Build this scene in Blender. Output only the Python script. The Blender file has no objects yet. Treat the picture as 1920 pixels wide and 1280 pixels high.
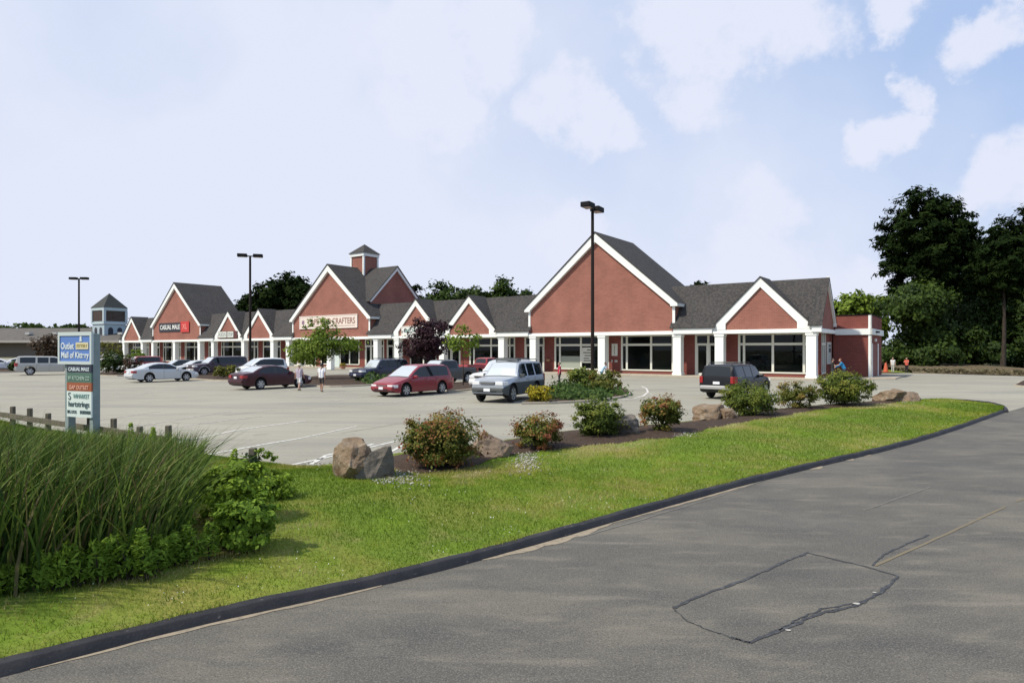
import bpy, bmesh, math, random
import numpy as np
from mathutils import Vector, Matrix, Euler

R = math.radians
random.seed(7)
rng = np.random.default_rng(11)
scene = bpy.context.scene
C = scene.collection

# ------------------------------------------------------------------ camera frame (for reading ground positions)
F_PX, CX, HY, CAM_H = 1226.0, 960.0, 656.0, 2.5

def at(u, v, z=0.0):
    """ground position (world metres) of a spot read off the photograph, at ground height z"""
    y = F_PX * (CAM_H - z) / (v - HY)
    return Vector(((u - CX) / F_PX * y, y, z))

# ------------------------------------------------------------------ object helpers
def tag(o, label=None, cat=None, group=None, kind=None):
    if label: o['label'] = label
    if cat: o['category'] = cat
    if group: o['group'] = group
    if kind: o['kind'] = kind
    return o

def empty(name, loc=(0, 0, 0), rz=0.0):
    o = bpy.data.objects.new(name, None)
    o.empty_display_size = 0.3
    C.objects.link(o)
    o.location = loc
    o.rotation_euler = (0, 0, rz)
    return o

def link(name, me, parent=None):
    o = bpy.data.objects.new(name, me)
    C.objects.link(o)
    if parent is not None:
        o.parent = parent
    return o

class MB:
    """collects simple solids and links them as one mesh object"""
    def __init__(self):
        self.v, self.f, self.m = [], [], []

    def add(self, verts, faces, m=0):
        b = len(self.v)
        self.v += [tuple(p) for p in verts]
        for f in faces:
            self.f.append([b + i for i in f])
            self.m.append(m)

    def box(self, x0, x1, y0, y1, z0, z1, m=0, M=None):
        vs = [Vector(p) for p in ((x0, y0, z0), (x1, y0, z0), (x1, y1, z0), (x0, y1, z0),
                                  (x0, y0, z1), (x1, y0, z1), (x1, y1, z1), (x0, y1, z1))]
        if M is not None:
            vs = [M @ p for p in vs]
        self.add(vs, [(0, 3, 2, 1), (4, 5, 6, 7), (0, 1, 5, 4), (1, 2, 6, 5), (2, 3, 7, 6), (3, 0, 4, 7)], m)

    def prism(self, pts, a, b, axis='y', m=0):
        """2D outline extruded between a and b along an axis; pts are (x,z) for y, (x,y) for z, (y,z) for x"""
        n = len(pts)
        def mk(p, t):
            if axis == 'y': return (p[0], t, p[1])
            if axis == 'z': return (p[0], p[1], t)
            return (t, p[0], p[1])
        vs = [mk(p, a) for p in pts] + [mk(p, b) for p in pts]
        fs = [tuple(range(n)), tuple(range(2 * n - 1, n - 1, -1))]
        for i in range(n):
            j = (i + 1) % n
            fs.append((i, i + n, j + n, j))
        self.add(vs, fs, m)

    def tube(self, pts, rads, n=8, m=0, cap=True):
        pts = [Vector(p) for p in pts]
        if not hasattr(rads, '__len__'):
            rads = [rads] * len(pts)
        rings = []
        for i, p in enumerate(pts):
            d = (pts[min(i + 1, len(pts) - 1)] - pts[max(i - 1, 0)]).normalized()
            a = d.orthogonal().normalized() if abs(d.z) < 0.99 else Vector((1, 0, 0))
            if abs(d.z) < 0.99:
                a = d.cross(Vector((0, 0, 1))).normalized()
            b = d.cross(a).normalized()
            rings.append([p + (a * math.cos(2 * math.pi * k / n) + b * math.sin(2 * math.pi * k / n)) * rads[i] for k in range(n)])
        vs = [q for r in rings for q in r]
        fs = []
        for i in range(len(pts) - 1):
            for k in range(n):
                l = (k + 1) % n
                fs.append((i * n + k, i * n + l, (i + 1) * n + l, (i + 1) * n + k))
        if cap:
            fs.append(tuple(range(n - 1, -1, -1)))
            fs.append(tuple((len(pts) - 1) * n + k for k in range(n)))
        self.add(vs, fs, m)

    def lathe(self, prof, axis_o, axis_d, n=24, m=0):
        """profile [(t, r)] turned round an axis"""
        o, d = Vector(axis_o), Vector(axis_d).normalized()
        a = d.orthogonal().normalized(); b = d.cross(a)
        vs = []
        for t, r in prof:
            for k in range(n):
                an = 2 * math.pi * k / n
                vs.append(o + d * t + (a * math.cos(an) + b * math.sin(an)) * r)
        fs = []
        for i in range(len(prof) - 1):
            for k in range(n):
                l = (k + 1) % n
                fs.append((i * n + k, i * n + l, (i + 1) * n + l, (i + 1) * n + k))
        self.add(vs, fs, m)

    def sheet(self, pts, z=None, m=0):
        vs = [(p[0], p[1], p[2] if z is None else z) for p in pts]
        self.add(vs, [tuple(range(len(vs)))], m)

    def build(self, name, mats, parent=None, smooth=None, bevel=0.0, loc=None, fix=True):
        me = bpy.data.meshes.new(name)
        me.from_pydata(self.v, [], self.f)
        if not isinstance(mats, (list, tuple)):
            mats = [mats]
        for mt in mats:
            me.materials.append(mt)
        me.polygons.foreach_set('material_index', self.m)
        if fix:
            bm = bmesh.new(); bm.from_mesh(me)
            bmesh.ops.recalc_face_normals(bm, faces=bm.faces[:])
            bm.to_mesh(me); bm.free()
        if smooth is not None:
            me.shade_smooth()
            me.set_sharp_from_angle(angle=R(smooth))
        me.update()
        o = link(name, me, parent)
        if loc is not None:
            o.location = loc
        if bevel > 0:
            md = o.modifiers.new('bevel', 'BEVEL'); md.width = bevel; md.segments = 2; md.limit_method = 'ANGLE'
        return o

def np_mesh(name, V, Fq, mat, attr=None, parent=None, smooth=False):
    """fast mesh from numpy arrays; Fq is (M,3) or (M,4); attr a float per face"""
    me = bpy.data.meshes.new(name)
    V = np.asarray(V, np.float32); Fq = np.asarray(Fq, np.int32)
    k = Fq.shape[1]
    me.vertices.add(len(V)); me.vertices.foreach_set('co', V.ravel())
    me.loops.add(Fq.size); me.loops.foreach_set('vertex_index', Fq.ravel())
    me.polygons.add(len(Fq))
    me.polygons.foreach_set('loop_start', np.arange(0, Fq.size, k, dtype=np.int32))
    me.polygons.foreach_set('loop_total', np.full(len(Fq), k, np.int32))
    if smooth:
        me.polygons.foreach_set('use_smooth', np.ones(len(Fq), bool))
    me.update(calc_edges=True)
    if attr is not None:
        a = me.attributes.new('tone', 'FLOAT', 'FACE')
        a.data.foreach_set('value', np.asarray(attr, np.float32))
    me.materials.append(mat)
    return link(name, me, parent)

# ------------------------------------------------------------------ materials
def new_mat(name):
    m = bpy.data.materials.new(name); m.use_nodes = True
    nt = m.node_tree
    return m, nt, nt.nodes['Principled BSDF']

def N(nt, typ, **kw):
    n = nt.nodes.new(typ)
    for k, v in kw.items():
        setattr(n, k, v)
    return n

def plain(name, col, rough=0.6, metal=0.0, spec=0.5, coat=0.0, noise=0.0, nscale=3.0, bump=0.0, bscale=40.0):
    m, nt, b = new_mat(name)
    b.inputs['Base Color'].default_value = (*col, 1)
    b.inputs['Roughness'].default_value = rough
    b.inputs['Metallic'].default_value = metal
    b.inputs['Specular IOR Level'].default_value = spec
    b.inputs['Coat Weight'].default_value = coat
    b.inputs['Coat Roughness'].default_value = 0.05
    tc = N(nt, 'ShaderNodeTexCoord')
    if noise > 0:
        n = N(nt, 'ShaderNodeTexNoise'); n.inputs['Scale'].default_value = nscale; n.inputs['Detail'].default_value = 6
        nt.links.new(tc.outputs['Object'], n.inputs['Vector'])
        mx = N(nt, 'ShaderNodeMix', data_type='RGBA')
        mx.inputs['A'].default_value = (*[c * (1 - noise) for c in col], 1)
        mx.inputs['B'].default_value = (*[min(1, c * (1 + noise)) for c in col], 1)
        nt.links.new(n.outputs['Fac'], mx.inputs['Factor'])
        nt.links.new(mx.outputs['Result'], b.inputs['Base Color'])
    if bump > 0:
        n2 = N(nt, 'ShaderNodeTexNoise'); n2.inputs['Scale'].default_value = bscale; n2.inputs['Detail'].default_value = 4
        nt.links.new(tc.outputs['Object'], n2.inputs['Vector'])
        bp = N(nt, 'ShaderNodeBump'); bp.inputs['Strength'].default_value = bump; bp.inputs['Distance'].default_value = 0.02
        nt.links.new(n2.outputs['Fac'], bp.inputs['Height'])
        nt.links.new(bp.outputs['Normal'], b.inputs['Normal'])
    return m

def ramp(nt, stops, interp='LINEAR'):
    r = N(nt, 'ShaderNodeValToRGB')
    r.color_ramp.interpolation = interp
    e = r.color_ramp.elements
    while len(e) < len(stops): e.new(0.5)
    for i, (p, c) in enumerate(stops):
        e[i].position = p; e[i].color = (*c, 1)
    return r

def leafy(name, stops, trans=0.32, rough=0.65, spec=0.18, stuff_scale=None):
    """foliage: colour from a per-leaf tone value"""
    m, nt, b = new_mat(name)
    a = N(nt, 'ShaderNodeAttribute'); a.attribute_name = 'tone'
    r = ramp(nt, stops)
    nt.links.new(a.outputs['Fac'], r.inputs['Fac'])
    nt.links.new(r.outputs['Color'], b.inputs['Base Color'])
    b.inputs['Roughness'].default_value = rough
    b.inputs['Specular IOR Level'].default_value = spec
    t = N(nt, 'ShaderNodeBsdfTranslucent')
    nt.links.new(r.outputs['Color'], t.inputs['Color'])
    mix = N(nt, 'ShaderNodeMixShader'); mix.inputs['Fac'].default_value = trans
    nt.links.new(b.outputs['BSDF'], mix.inputs[1]); nt.links.new(t.outputs['BSDF'], mix.inputs[2])
    nt.links.new(mix.outputs['Shader'], nt.nodes['Material Output'].inputs['Surface'])
    return m

def layered(name, base, layers, rough=0.9, bump=None, spec=0.3):
    """base colour with noise layers [(scale, stretch(x,y,z), lo, hi, colour, detail, amount)]"""
    m, nt, b = new_mat(name)
    tc = N(nt, 'ShaderNodeTexCoord')
    cur = None
    first = N(nt, 'ShaderNodeRGB'); first.outputs[0].default_value = (*base, 1)
    cur = first.outputs[0]
    for (sc, st, lo, hi, col, det, amt) in layers:
        mp = N(nt, 'ShaderNodeMapping'); mp.inputs['Scale'].default_value = st
        if len(st) == 3 and st[0] != st[1]:
            mp.inputs['Rotation'].default_value = (0, 0, R(-40))
        nt.links.new(tc.outputs['Object'], mp.inputs['Vector'])
        n = N(nt, 'ShaderNodeTexNoise'); n.inputs['Scale'].default_value = sc; n.inputs['Detail'].default_value = det
        nt.links.new(mp.outputs['Vector'], n.inputs['Vector'])
        mr = N(nt, 'ShaderNodeMapRange'); mr.inputs['From Min'].default_value = lo; mr.inputs['From Max'].default_value = hi
        mr.inputs['To Max'].default_value = amt
        nt.links.new(n.outputs['Fac'], mr.inputs['Value'])
        mx = N(nt, 'ShaderNodeMix', data_type='RGBA')
        nt.links.new(mr.outputs['Result'], mx.inputs['Factor'])
        nt.links.new(cur, mx.inputs['A']); mx.inputs['B'].default_value = (*col, 1)
        cur = mx.outputs['Result']
    nt.links.new(cur, b.inputs['Base Color'])
    b.inputs['Roughness'].default_value = rough
    b.inputs['Specular IOR Level'].default_value = spec
    if bump:
        n = N(nt, 'ShaderNodeTexNoise'); n.inputs['Scale'].default_value = bump[0]; n.inputs['Detail'].default_value = 5
        nt.links.new(tc.outputs['Object'], n.inputs['Vector'])
        bp = N(nt, 'ShaderNodeBump'); bp.inputs['Strength'].default_value = bump[1]; bp.inputs['Distance'].default_value = bump[2]
        nt.links.new(n.outputs['Fac'], bp.inputs['Height']); nt.links.new(bp.outputs['Normal'], b.inputs['Normal'])
    return m

def brick_mat(name, c1, c2, mortar, axis='xz'):
    m, nt, b = new_mat(name)
    tc = N(nt, 'ShaderNodeTexCoord')
    mp = N(nt, 'ShaderNodeMapping')
    sep = N(nt, 'ShaderNodeSeparateXYZ'); cmb = N(nt, 'ShaderNodeCombineXYZ')
    nt.links.new(tc.outputs['Object'], sep.inputs['Vector'])
    add = N(nt, 'ShaderNodeMath', operation='ADD')
    nt.links.new(sep.outputs['X'], add.inputs[0]); nt.links.new(sep.outputs['Y'], add.inputs[1])
    nt.links.new(add.outputs[0], cmb.inputs['X']); nt.links.new(sep.outputs['Z'], cmb.inputs['Y'])
    br = N(nt, 'ShaderNodeTexBrick')
    br.inputs['Scale'].default_value = 1.0
    br.inputs['Brick Width'].default_value = 0.30; br.inputs['Row Height'].default_value = 0.125
    br.inputs['Mortar Size'].default_value = 0.009; br.inputs['Mortar Smooth'].default_value = 0.3
    br.inputs['Color1'].default_value = (*c1, 1); br.inputs['Color2'].default_value = (*c2, 1); br.inputs['Mortar'].default_value = (*mortar, 1)
    nt.links.new(cmb.outputs['Vector'], br.inputs['Vector'])
    n = N(nt, 'ShaderNodeTexNoise'); n.inputs['Scale'].default_value = 0.5; n.inputs['Detail'].default_value = 5
    nt.links.new(tc.outputs['Object'], n.inputs['Vector'])
    mr = N(nt, 'ShaderNodeMapRange'); mr.inputs['From Min'].default_value = .3; mr.inputs['From Max'].default_value = .7
    mr.inputs['To Min'].default_value = .86; mr.inputs['To Max'].default_value = 1.12
    nt.links.new(n.outputs['Fac'], mr.inputs['Value'])
    mx = N(nt, 'ShaderNodeVectorMath', operation='SCALE')
    nt.links.new(br.outputs['Color'], mx.inputs[0]); nt.links.new(mr.outputs['Result'], mx.inputs['Scale'])
    nt.links.new(mx.outputs['Vector'], b.inputs['Base Color'])
    b.inputs['Roughness'].default_value = 0.85
    b.inputs['Specular IOR Level'].default_value = 0.25
    bp = N(nt, 'ShaderNodeBump'); bp.inputs['Strength'].default_value = 0.3; bp.inputs['Distance'].default_value = 0.01; bp.invert = True
    nt.links.new(br.outputs['Fac'], bp.inputs['Height']); nt.links.new(bp.outputs['Normal'], b.inputs['Normal'])
    return m

def glass_mat(name, col, ior=1.5, rough=0.03, spec=0.5):
    m, nt, b = new_mat(name)
    b.inputs['Base Color'].default_value = (*col, 1)
    b.inputs['Roughness'].default_value = rough
    b.inputs['IOR'].default_value = ior
    b.inputs['Specular IOR Level'].default_value = spec
    return m

M = {}
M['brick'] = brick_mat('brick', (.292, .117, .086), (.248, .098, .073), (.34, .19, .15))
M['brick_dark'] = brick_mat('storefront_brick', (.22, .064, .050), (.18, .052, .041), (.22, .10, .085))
M['white'] = plain('white_trim_paint', (.80, .82, .78), 0.5, noise=.04, nscale=1.5)
M['cream'] = plain('window_frame_paint', (.66, .66, .58), 0.5)
M['soffit'] = plain('soffit_paint', (.7, .7, .66), 0.7)
M['shingle'] = layered('roof_shingles', (.040, .038, .038), [
    (5.0, (1, 1, 1), .42, .62, (.085, .078, .07), 3, .8),
    (14.0, (1, 1, 1), .5, .68, (.022, .021, .022), 2, .75),
    (.4, (1, 1, 1), .4, .7, (.07, .066, .063), 3, .4)], 0.95, bump=(18, .5, .03))
def pane_mat(name):
    m, nt, b = new_mat(name)
    b.inputs['Base Color'].default_value = (.006, .008, .008, 1); b.inputs['Roughness'].default_value = .02; b.inputs['IOR'].default_value = 1.5
    t = N(nt, 'ShaderNodeBsdfTransparent'); t.inputs['Color'].default_value = (.62, .68, .66, 1)
    mx = N(nt, 'ShaderNodeMixShader'); mx.inputs['Fac'].default_value = .62
    nt.links.new(b.outputs['BSDF'], mx.inputs[1]); nt.links.new(t.outputs['BSDF'], mx.inputs[2])
    nt.links.new(mx.outputs['Shader'], nt.nodes['Material Output'].inputs['Surface'])
    return m
M['pane'] = pane_mat('shop_glass')
M['blind'] = plain('window_blind', (.30, .33, .27), .8)
M['concrete'] = layered('pavement_concrete', (.42, .37, .29), [(2, (1, 1, 1), .4, .7, (.33, .29, .23), 4, .7)])
M['metal_black'] = plain('black_painted_metal', (.003, .003, .0035), 0.6, spec=.2)
M['pole'] = plain('bronze_painted_pole', (.018, .012, .009), 0.6, spec=.2)
M['tyre'] = plain('tyre_rubber', (.012, .012, .013), 0.85)
M['rim'] = plain('alloy_rim', (.45, .46, .48), .35, metal=.6)
M['under'] = plain('car_underside', (.010, .010, .011), .9)
M['car_glass'] = glass_mat('car_side_glass', (.012, .016, .018), 1.5, .03, .6)
M['windshield'] = plain('windshield_glass_glare', (.62, .66, .66), .12, metal=.45, spec=.8)  # pale base colour paints in the bright sky reflected by the glass
M['lamp_clear'] = plain('headlamp_lens', (.75, .76, .76), .12, spec=.8)
M['lamp_red'] = plain('tail_lamp_lens', (.30, .012, .015), .2, spec=.8)
M['plate'] = plain('number_plate', (.75, .76, .78), .4)
M['trim_dark'] = plain('dark_plastic', (.035, .038, .038), .6)
M['chrome'] = plain('bright_trim', (.55, .56, .57), .25, metal=.8)
# ------------------------------------------------------------------ ground, road, lot, lawn
KP = [(-14.0, -3.2), (-9.3, 1.0), (-6.2, 3.3)] + [at(u, v, .085)[:2] for u, v in
      ((0, 1239), (365, 1146), (700, 1080), (960, 1015), (1210, 945), (1460, 880), (1720, 823), (1880, 768))]
BP = [(-36.0, 38.0), (-26.0, 30.0)] + [at(u, v, .03)[:2] for u, v in
      ((0, 790), (218, 825), (350, 850), (420, 865), (530, 878), (620, 870), (740, 848), (900, 832), (960, 822), (1060, 806),
       (1180, 798), (1300, 789), (1420, 769), (1540, 758), (1660, 751), (1740, 748.5), (1800, 750), (1850, 755))]
TIP = [at(1872, 759.5, .05)[:2], at(1882, 763.5, .07)[:2]]

def resample(P, n):
    P = np.array([tuple(p) for p in P], float)
    # smooth through the points with Chaikin corner cutting
    for _ in range(2):
        Q = [P[0]]
        for a, b in zip(P[:-1], P[1:]):
            Q += [a * .75 + b * .25, a * .25 + b * .75]
        Q.append(P[-1]); P = np.array(Q)
    d = np.r_[0, np.cumsum(np.linalg.norm(np.diff(P, axis=0), axis=1))]
    t = np.linspace(0, d[-1], n)
    return np.c_[np.interp(t, d, P[:, 0]), np.interp(t, d, P[:, 1])]

KL = resample(KP, 240)
BL = resample(BP + TIP, 240)

def pl_dist(P, L):
    P = np.asarray(P, float)
    out = np.full(len(P), 1e9)
    for a, b in zip(L[:-1], L[1:]):
        ab = b - a
        t = np.clip(((P - a) @ ab) / (ab @ ab + 1e-12), 0, 1)
        out = np.minimum(out, np.linalg.norm(P - a - t[:, None] * ab, axis=1))
    return out

KLc, BLc = KL[::4], BL[::4]
def lawn_z(P):
    P = np.atleast_2d(np.asarray(P, float))[:, :2]
    dk, db = pl_dist(P, KLc), pl_dist(P, BLc)
    sm = lambda t: t * t * (3 - 2 * t)
    wk, wb = sm(np.clip(dk / 3.0, 0, 1)), sm(np.clip(db / 2.0, 0, 1))
    edge = .025 + .055 * np.clip(db / (dk + db + 1e-6), 0, 1) 
    return edge + .16 * wk * wb + .02 * np.sin(P[:, 0] * 1.3) * np.sin(P[:, 1] * 1.7) * wk * wb

def lz(p):
    return float(lawn_z([(p[0], p[1])])[0])

def on_lawn(u, v):
    """ground point on the lawn for a spot in the photo"""
    z = .15
    for _ in range(4):
        p = at(u, v, z); z = lz(p)
    return at(u, v, z)

mat_ground = layered('dry_ground', (.10, .10, .045), [(.3, (1, 1, 1), .4, .65, (.16, .13, .07), 5, .8), (6, (1, 1, 1), .45, .7, (.05, .07, .02), 4, .6)])
mb = MB(); mb.sheet([(-2500, -1500, -.06), (2500, -1500, -.06), (2500, 4000, -.06), (-2500, 4000, -.06)])
tag(mb.build('ground', mat_ground), kind='structure')

mat_lot = layered('worn_parking_asphalt', (.296, .279, .223), [
    (.12, (1, 1, 1), .40, .66, (.34, .322, .258), 4, .8),
    (1.1, (.25, 2.2, 1), .50, .68, (.215, .205, .175), 6, .65),
    (.5, (1, 1, 1), .55, .75, (.25, .24, .21), 6, .5),
    (.9, (1, 1, 1), .66, .74, (.13, .125, .11), 6, .6),
    (.18, (.4, 2.2, 1), .52, .66, (.215, .208, .178), 6, .6),
    (22, (1, 1, 1), .5, .72, (.17, .162, .14), 3, .35),
    (9, (1, 1, 1), .62, .72, (.40, .38, .33), 2, .4)], .92, bump=(60, .25, .01))
mb = MB()
mb.sheet([(-190, 25, -.004), (-36, 25, -.004), (-17.5, 18, -.004), (-6, 10, -.004), (2, 10, -.004), (14, 12, -.004), (70, 12, -.004), (64, 40, -.004), (49.5, 62, -.004), (43.5, 71.5, -.004), (31.5, 66.5, -.004),
          (25, 75, -.004), (-70, 155, -.004), (-190, 215, -.004)])
tag(mb.build('parking_lot', mat_lot), kind='structure')

mat_road = layered('patched_road_asphalt', (.092, .087, .076), [
    (.75, (.8, 1.1, 1), .44, .68, (.146, .133, .107), 9, .9),
    (2.6, (.5, 1.4, 1), .54, .74, (.185, .166, .132), 9, .7),
    (1.5, (.5, 1.4, 1), .52, .72, (.062, .062, .060), 8, .75),
    (.33, (1, 1, 1), .56, .72, (.084, .085, .082), 7, .5),
    (2.4, (.18, 1.4, 1), .60, .74, (.23, .205, .165), 6, .5),
    (70, (1, 1, 1), .50, .66, (.26, .24, .20), 2, .42),
    (55, (1, 1, 1), .54, .70, (.035, .035, .035), 2, .6)], .88, bump=(90, .5, .008))
KO = KL + 0  # road edge runs under the kerb
mb = MB()
road = [tuple(p) + (.003,) for p in KL] + [tuple(at(1888, 772, 0)[:2]) + (.003,), (31, 36.5, .003), (38, 41, .003), (75, 47, .003), (80, -25, .003), (-14, -25, .003)]
mb.sheet(road)
tag(mb.build('road', mat_road), kind='structure')

# lawn sheet between the kerb and the parking lot
nv = 46
S, T = np.meshgrid(np.arange(240), np.linspace(0, 1, nv), indexing='ij')
LP = KL[S] * (1 - T[..., None]) + BL[S] * T[..., None]
Lz = lawn_z(LP.reshape(-1, 2))
Vv = np.c_[LP.reshape(-1, 2), Lz]
idx = np.arange(240 * nv).reshape(240, nv)
Fq = np.stack([idx[:-1, :-1], idx[1:, :-1], idx[1:, 1:], idx[:-1, 1:]], -1).reshape(-1, 4)
mat_lawn = layered('mown_lawn', (.118, .178, .014), [
    (.38, (1, 1, 1), .47, .64, (.23, .205, .045), 5, .85),
    (.9, (1, 1, 1), .5, .68, (.15, .25, .010), 4, .6),
    (1.6, (1, 1, 1), .55, .72, (.27, .22, .085), 6, .55),
    (26, (1, 1, 1), .45, .7, (.055, .10, .008), 3, .45)], .95, bump=(45, .6, .02))
tag(np_mesh('lawn', Vv, Fq, mat_lawn, smooth=True), kind='structure')

# mulch planting bed along the lot side of the lawn
ML = resample([on_lawn(u, v)[:2] for u, v in ((722, 868), (745, 886), (830, 889), (915, 866), (960, 850), (1010, 849), (1070, 838), (1130, 834), (1200, 824), (1250, 823), (1300, 811), (1400, 789), (1440, 785), (1530, 768), (1610, 762), (1712, 751.5))], 120)
MU = resample([p for p in [on_lawn(u, v)[:2] for u, v in ((726, 858), (760, 850), (900, 834), (960, 824), (1060, 807), (1180, 799), (1300, 790), (1420, 770), (1540, 759), (1660, 752), (1712, 750))]], 120)
ML = ML + np.c_[np.zeros(120), .10 * np.sin(np.arange(120) * .9) + .06 * np.sin(np.arange(120) * 2.3)]
nm = 14
S, T = np.meshgrid(np.arange(120), np.linspace(0, 1, nm), indexing='ij')
LP2 = ML[S] * (1 - T[..., None]) + MU[S] * T[..., None]
zz2 = lawn_z(LP2.reshape(-1, 2)) + .012 + .05 * np.sin(np.pi * T.ravel())
Vv = np.c_[LP2.reshape(-1, 2), zz2]
idx = np.arange(120 * nm).reshape(120, nm)
Fq = np.stack([idx[:-1, :-1], idx[1:, :-1], idx[1:, 1:], idx[:-1, 1:]], -1).reshape(-1, 4)
mat_mulch = layered('bark_mulch', (.050, .031, .020), [(9, (1, 1, 1), .4, .65, (.085, .055, .036), 5, .8), (40, (1, 1, 1), .5, .65, (.018, .012, .009), 3, .8)], .95, bump=(35, .9, .04))
tag(np_mesh('mulch_bed', Vv, Fq, mat_mulch, smooth=True), kind='structure')
BED = np.r_[ML, MU[::-1]]

# asphalt kerb along the road
kcol = layered('tar_kerb', (.020, .020, .024), [(1.6, (1, 1, 1), .5, .7, (.045, .044, .046), 6, .7), (7, (1, 1, 1), .45, .7, (.035, .034, .037), 4, .6), (14, (1, 1, 1), .68, .74, (.14, .13, .12), 3, .7), (60, (1, 1, 1), .55, .7, (.05, .05, .05), 2, .4)], .75, bump=(50, .3, .01))
tip2 = np.array([at(1884, 772.5, .03)[:2], at(1883, 766.5, .03)[:2], at(1876, 761, .03)[:2], at(1862, 757, .03)[:2], at(1830, 752.5, .03)[:2], at(1800, 750.5, .03)[:2], at(1745, 749, .03)[:2]])
KK = resample(np.r_[KL[:-4:3], KL[-1:], tip2], 260)
d = np.gradient(KK, axis=0); d /= np.linalg.norm(d, axis=1)[:, None]
nrm = np.c_[d[:, 1], -d[:, 0]]           # towards the road
fade = np.ones(260)
prof = [(-.03, -.02), (-.02, .090), (-.005, .096), (.086, .094), (.102, .086), (.126, .012), (.142, -.01)]
Vk, np_ = [], len(prof)
wob = .006 * np.sin(np.arange(260) * .7) + .004 * np.sin(np.arange(260) * 1.9)
for i in range(260):
    for a, b in prof:
        Vk.append((*(KK[i] + nrm[i] * (a + wob[i] * .6)), b * (1 if b < 0 else 1) + (wob[i] if b > .02 else 0)))
idx = np.arange(260 * np_).reshape(260, np_)
Fq = np.stack([idx[:-1, :-1], idx[1:, :-1], idx[1:, 1:], idx[:-1, 1:]], -1).reshape(-1, 4)
tag(np_mesh('kerb', Vk, Fq, kcol), kind='structure')

# pale sand washed against the kerb
mat_sand = layered('road_sand', (.30, .25, .18), [(14, (1, 1, 1), .45, .65, (.20, .17, .13), 4, .8)], .95)
mb = MB()
for a, b, w in ((70, 86, .05), (93, 106, .13), (106, 130, .05), (140, 143, .10), (149, 151, .08), (154, 156, .07)):
    a2, b2 = a, b
    pts_o, pts_i = [], []
    for i in range(a2, b2 + 1):
        t = (i - a2) / (b2 - a2)
        ww = w * (math.sin(math.pi * t) ** .7 if 0 < t < 1 else 0) * (1 + .3 * math.sin(i * 2.1))
        dd = KL[min(i + 1, 239)] - KL[i - 1]; dd /= np.linalg.norm(dd); nn = np.array([dd[1], -dd[0]])
        pts_i.append((*(KL[i] + nn * .12), .0075)); pts_o.append((*(KL[i] + nn * (.145 + ww)), .0075))
    for i in range(len(pts_i) - 1):
        mb.add([pts_i[i], pts_i[i + 1], pts_o[i + 1], pts_o[i]], [(0, 1, 2, 3)])
tag(mb.build('sand', mat_sand, fix=False), kind='structure')

def strip_on(name, lines, mat, z=.008, kind='structure', zfun=None):
    """painted or sealed line of given width along ground polylines [(points, width)]"""
    mb = MB()
    for pts, w in lines:
        P = [Vector((p[0], p[1], 0)) for p in pts]
        for i in range(len(P) - 1):
            dv = (P[i + 1] - P[i]).normalized(); nn = Vector((-dv.y, dv.x, 0))
            w0 = (w[i] if hasattr(w, '__len__') else w) / 2; w1 = (w[i + 1] if hasattr(w, '__len__') else w) / 2
            mb.add([P[i] - nn * w0 + Vector((0, 0, z)), P[i] + nn * w0 + Vector((0, 0, z)),
                    P[i + 1] + nn * w1 + Vector((0, 0, z)), P[i + 1] - nn * w1 + Vector((0, 0, z))], [(0, 1, 2, 3)])
    return tag(mb.build(name, mat, fix=False), kind=kind)

def fine(pts, n=10, jit=0.0, seed=1):
    rr = random.Random(seed); out = []
    for a, b in zip(pts[:-1], pts[1:]):
        a, b = Vector(a), Vector(b)
        for i in range(n):
            p = a.lerp(b, i / n)
            out.append(p + Vector((rr.uniform(-jit, jit), rr.uniform(-jit, jit), 0)))
    out.append(Vector(pts[-1])); return out

mat_seal = layered('crack_sealer', (.040, .041, .042), [(12, (1, 1, 1), .5, .7, (.10, .10, .095), 4, .8)], .55)
seal = []
A = lambda *uv: [at(u, v) for u, v in uv]
def sealline(uv, w, seed):
    p = fine(A(*uv), 9, .012, seed); rr = random.Random(seed)
    seal.append((p, [w * rr.uniform(.35, .95) for _ in p]))
sealline([(1262, 1141), (1300, 1122), (1400, 1086), (1480, 1050), (1513, 1036)], .055, 2)
sealline([(1513, 1036), (1560, 1048), (1625, 1063), (1684, 1081)], .045, 3)
sealline([(1684, 1081), (1650, 1112), (1600, 1137), (1530, 1152), (1470, 1180), (1405, 1205), (1368, 1194)], .06, 4)
sealline([(1600, 1132), (1540, 1142), (1490, 1165), (1460, 1182)], .03, 5)
sealline([(1262, 1141), (1290, 1165), (1330, 1182), (1368, 1194)], .022, 12)
sealline([(1636, 1061), (1660, 1038), (1705, 1018), (1742, 1003)], .035, 6)
strip_on('crack_seal', seal, mat_seal, .0085)
mat_patch = layered('asphalt_patch', (.122, .118, .109), [(1.2, (1, 1, 1), .4, .65, (.108, .105, .098), 5, .8), (70, (1, 1, 1), .5, .66, (.20, .19, .165), 2, .4), (55, (1, 1, 1), .54, .70, (.05, .05, .05), 2, .5)], .9)
mb = MB()
for u, v, s in ((1606, 1133, .035), (1478, 1183, .025), (1640, 1112, .02)):
    p = at(u, v); 
    mb.add([(p.x + s * math.cos(a) * (1 + .4 * math.sin(a * 3)), p.y + s * .7 * math.sin(a), .0125) for a in np.linspace(0, 6.2, 9)[:-1]], [tuple(range(8))])
tag(mb.build('road_chips', plain('exposed_gravel', (.42, .40, .36), .9), fix=False), kind='structure')
mat_yel = layered('worn_yellow_paint', (.175, .142, .085), [(16, (1, 1, 1), .42, .62, (.15, .135, .105), 4, .9)], .9)
lotc = []
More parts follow.
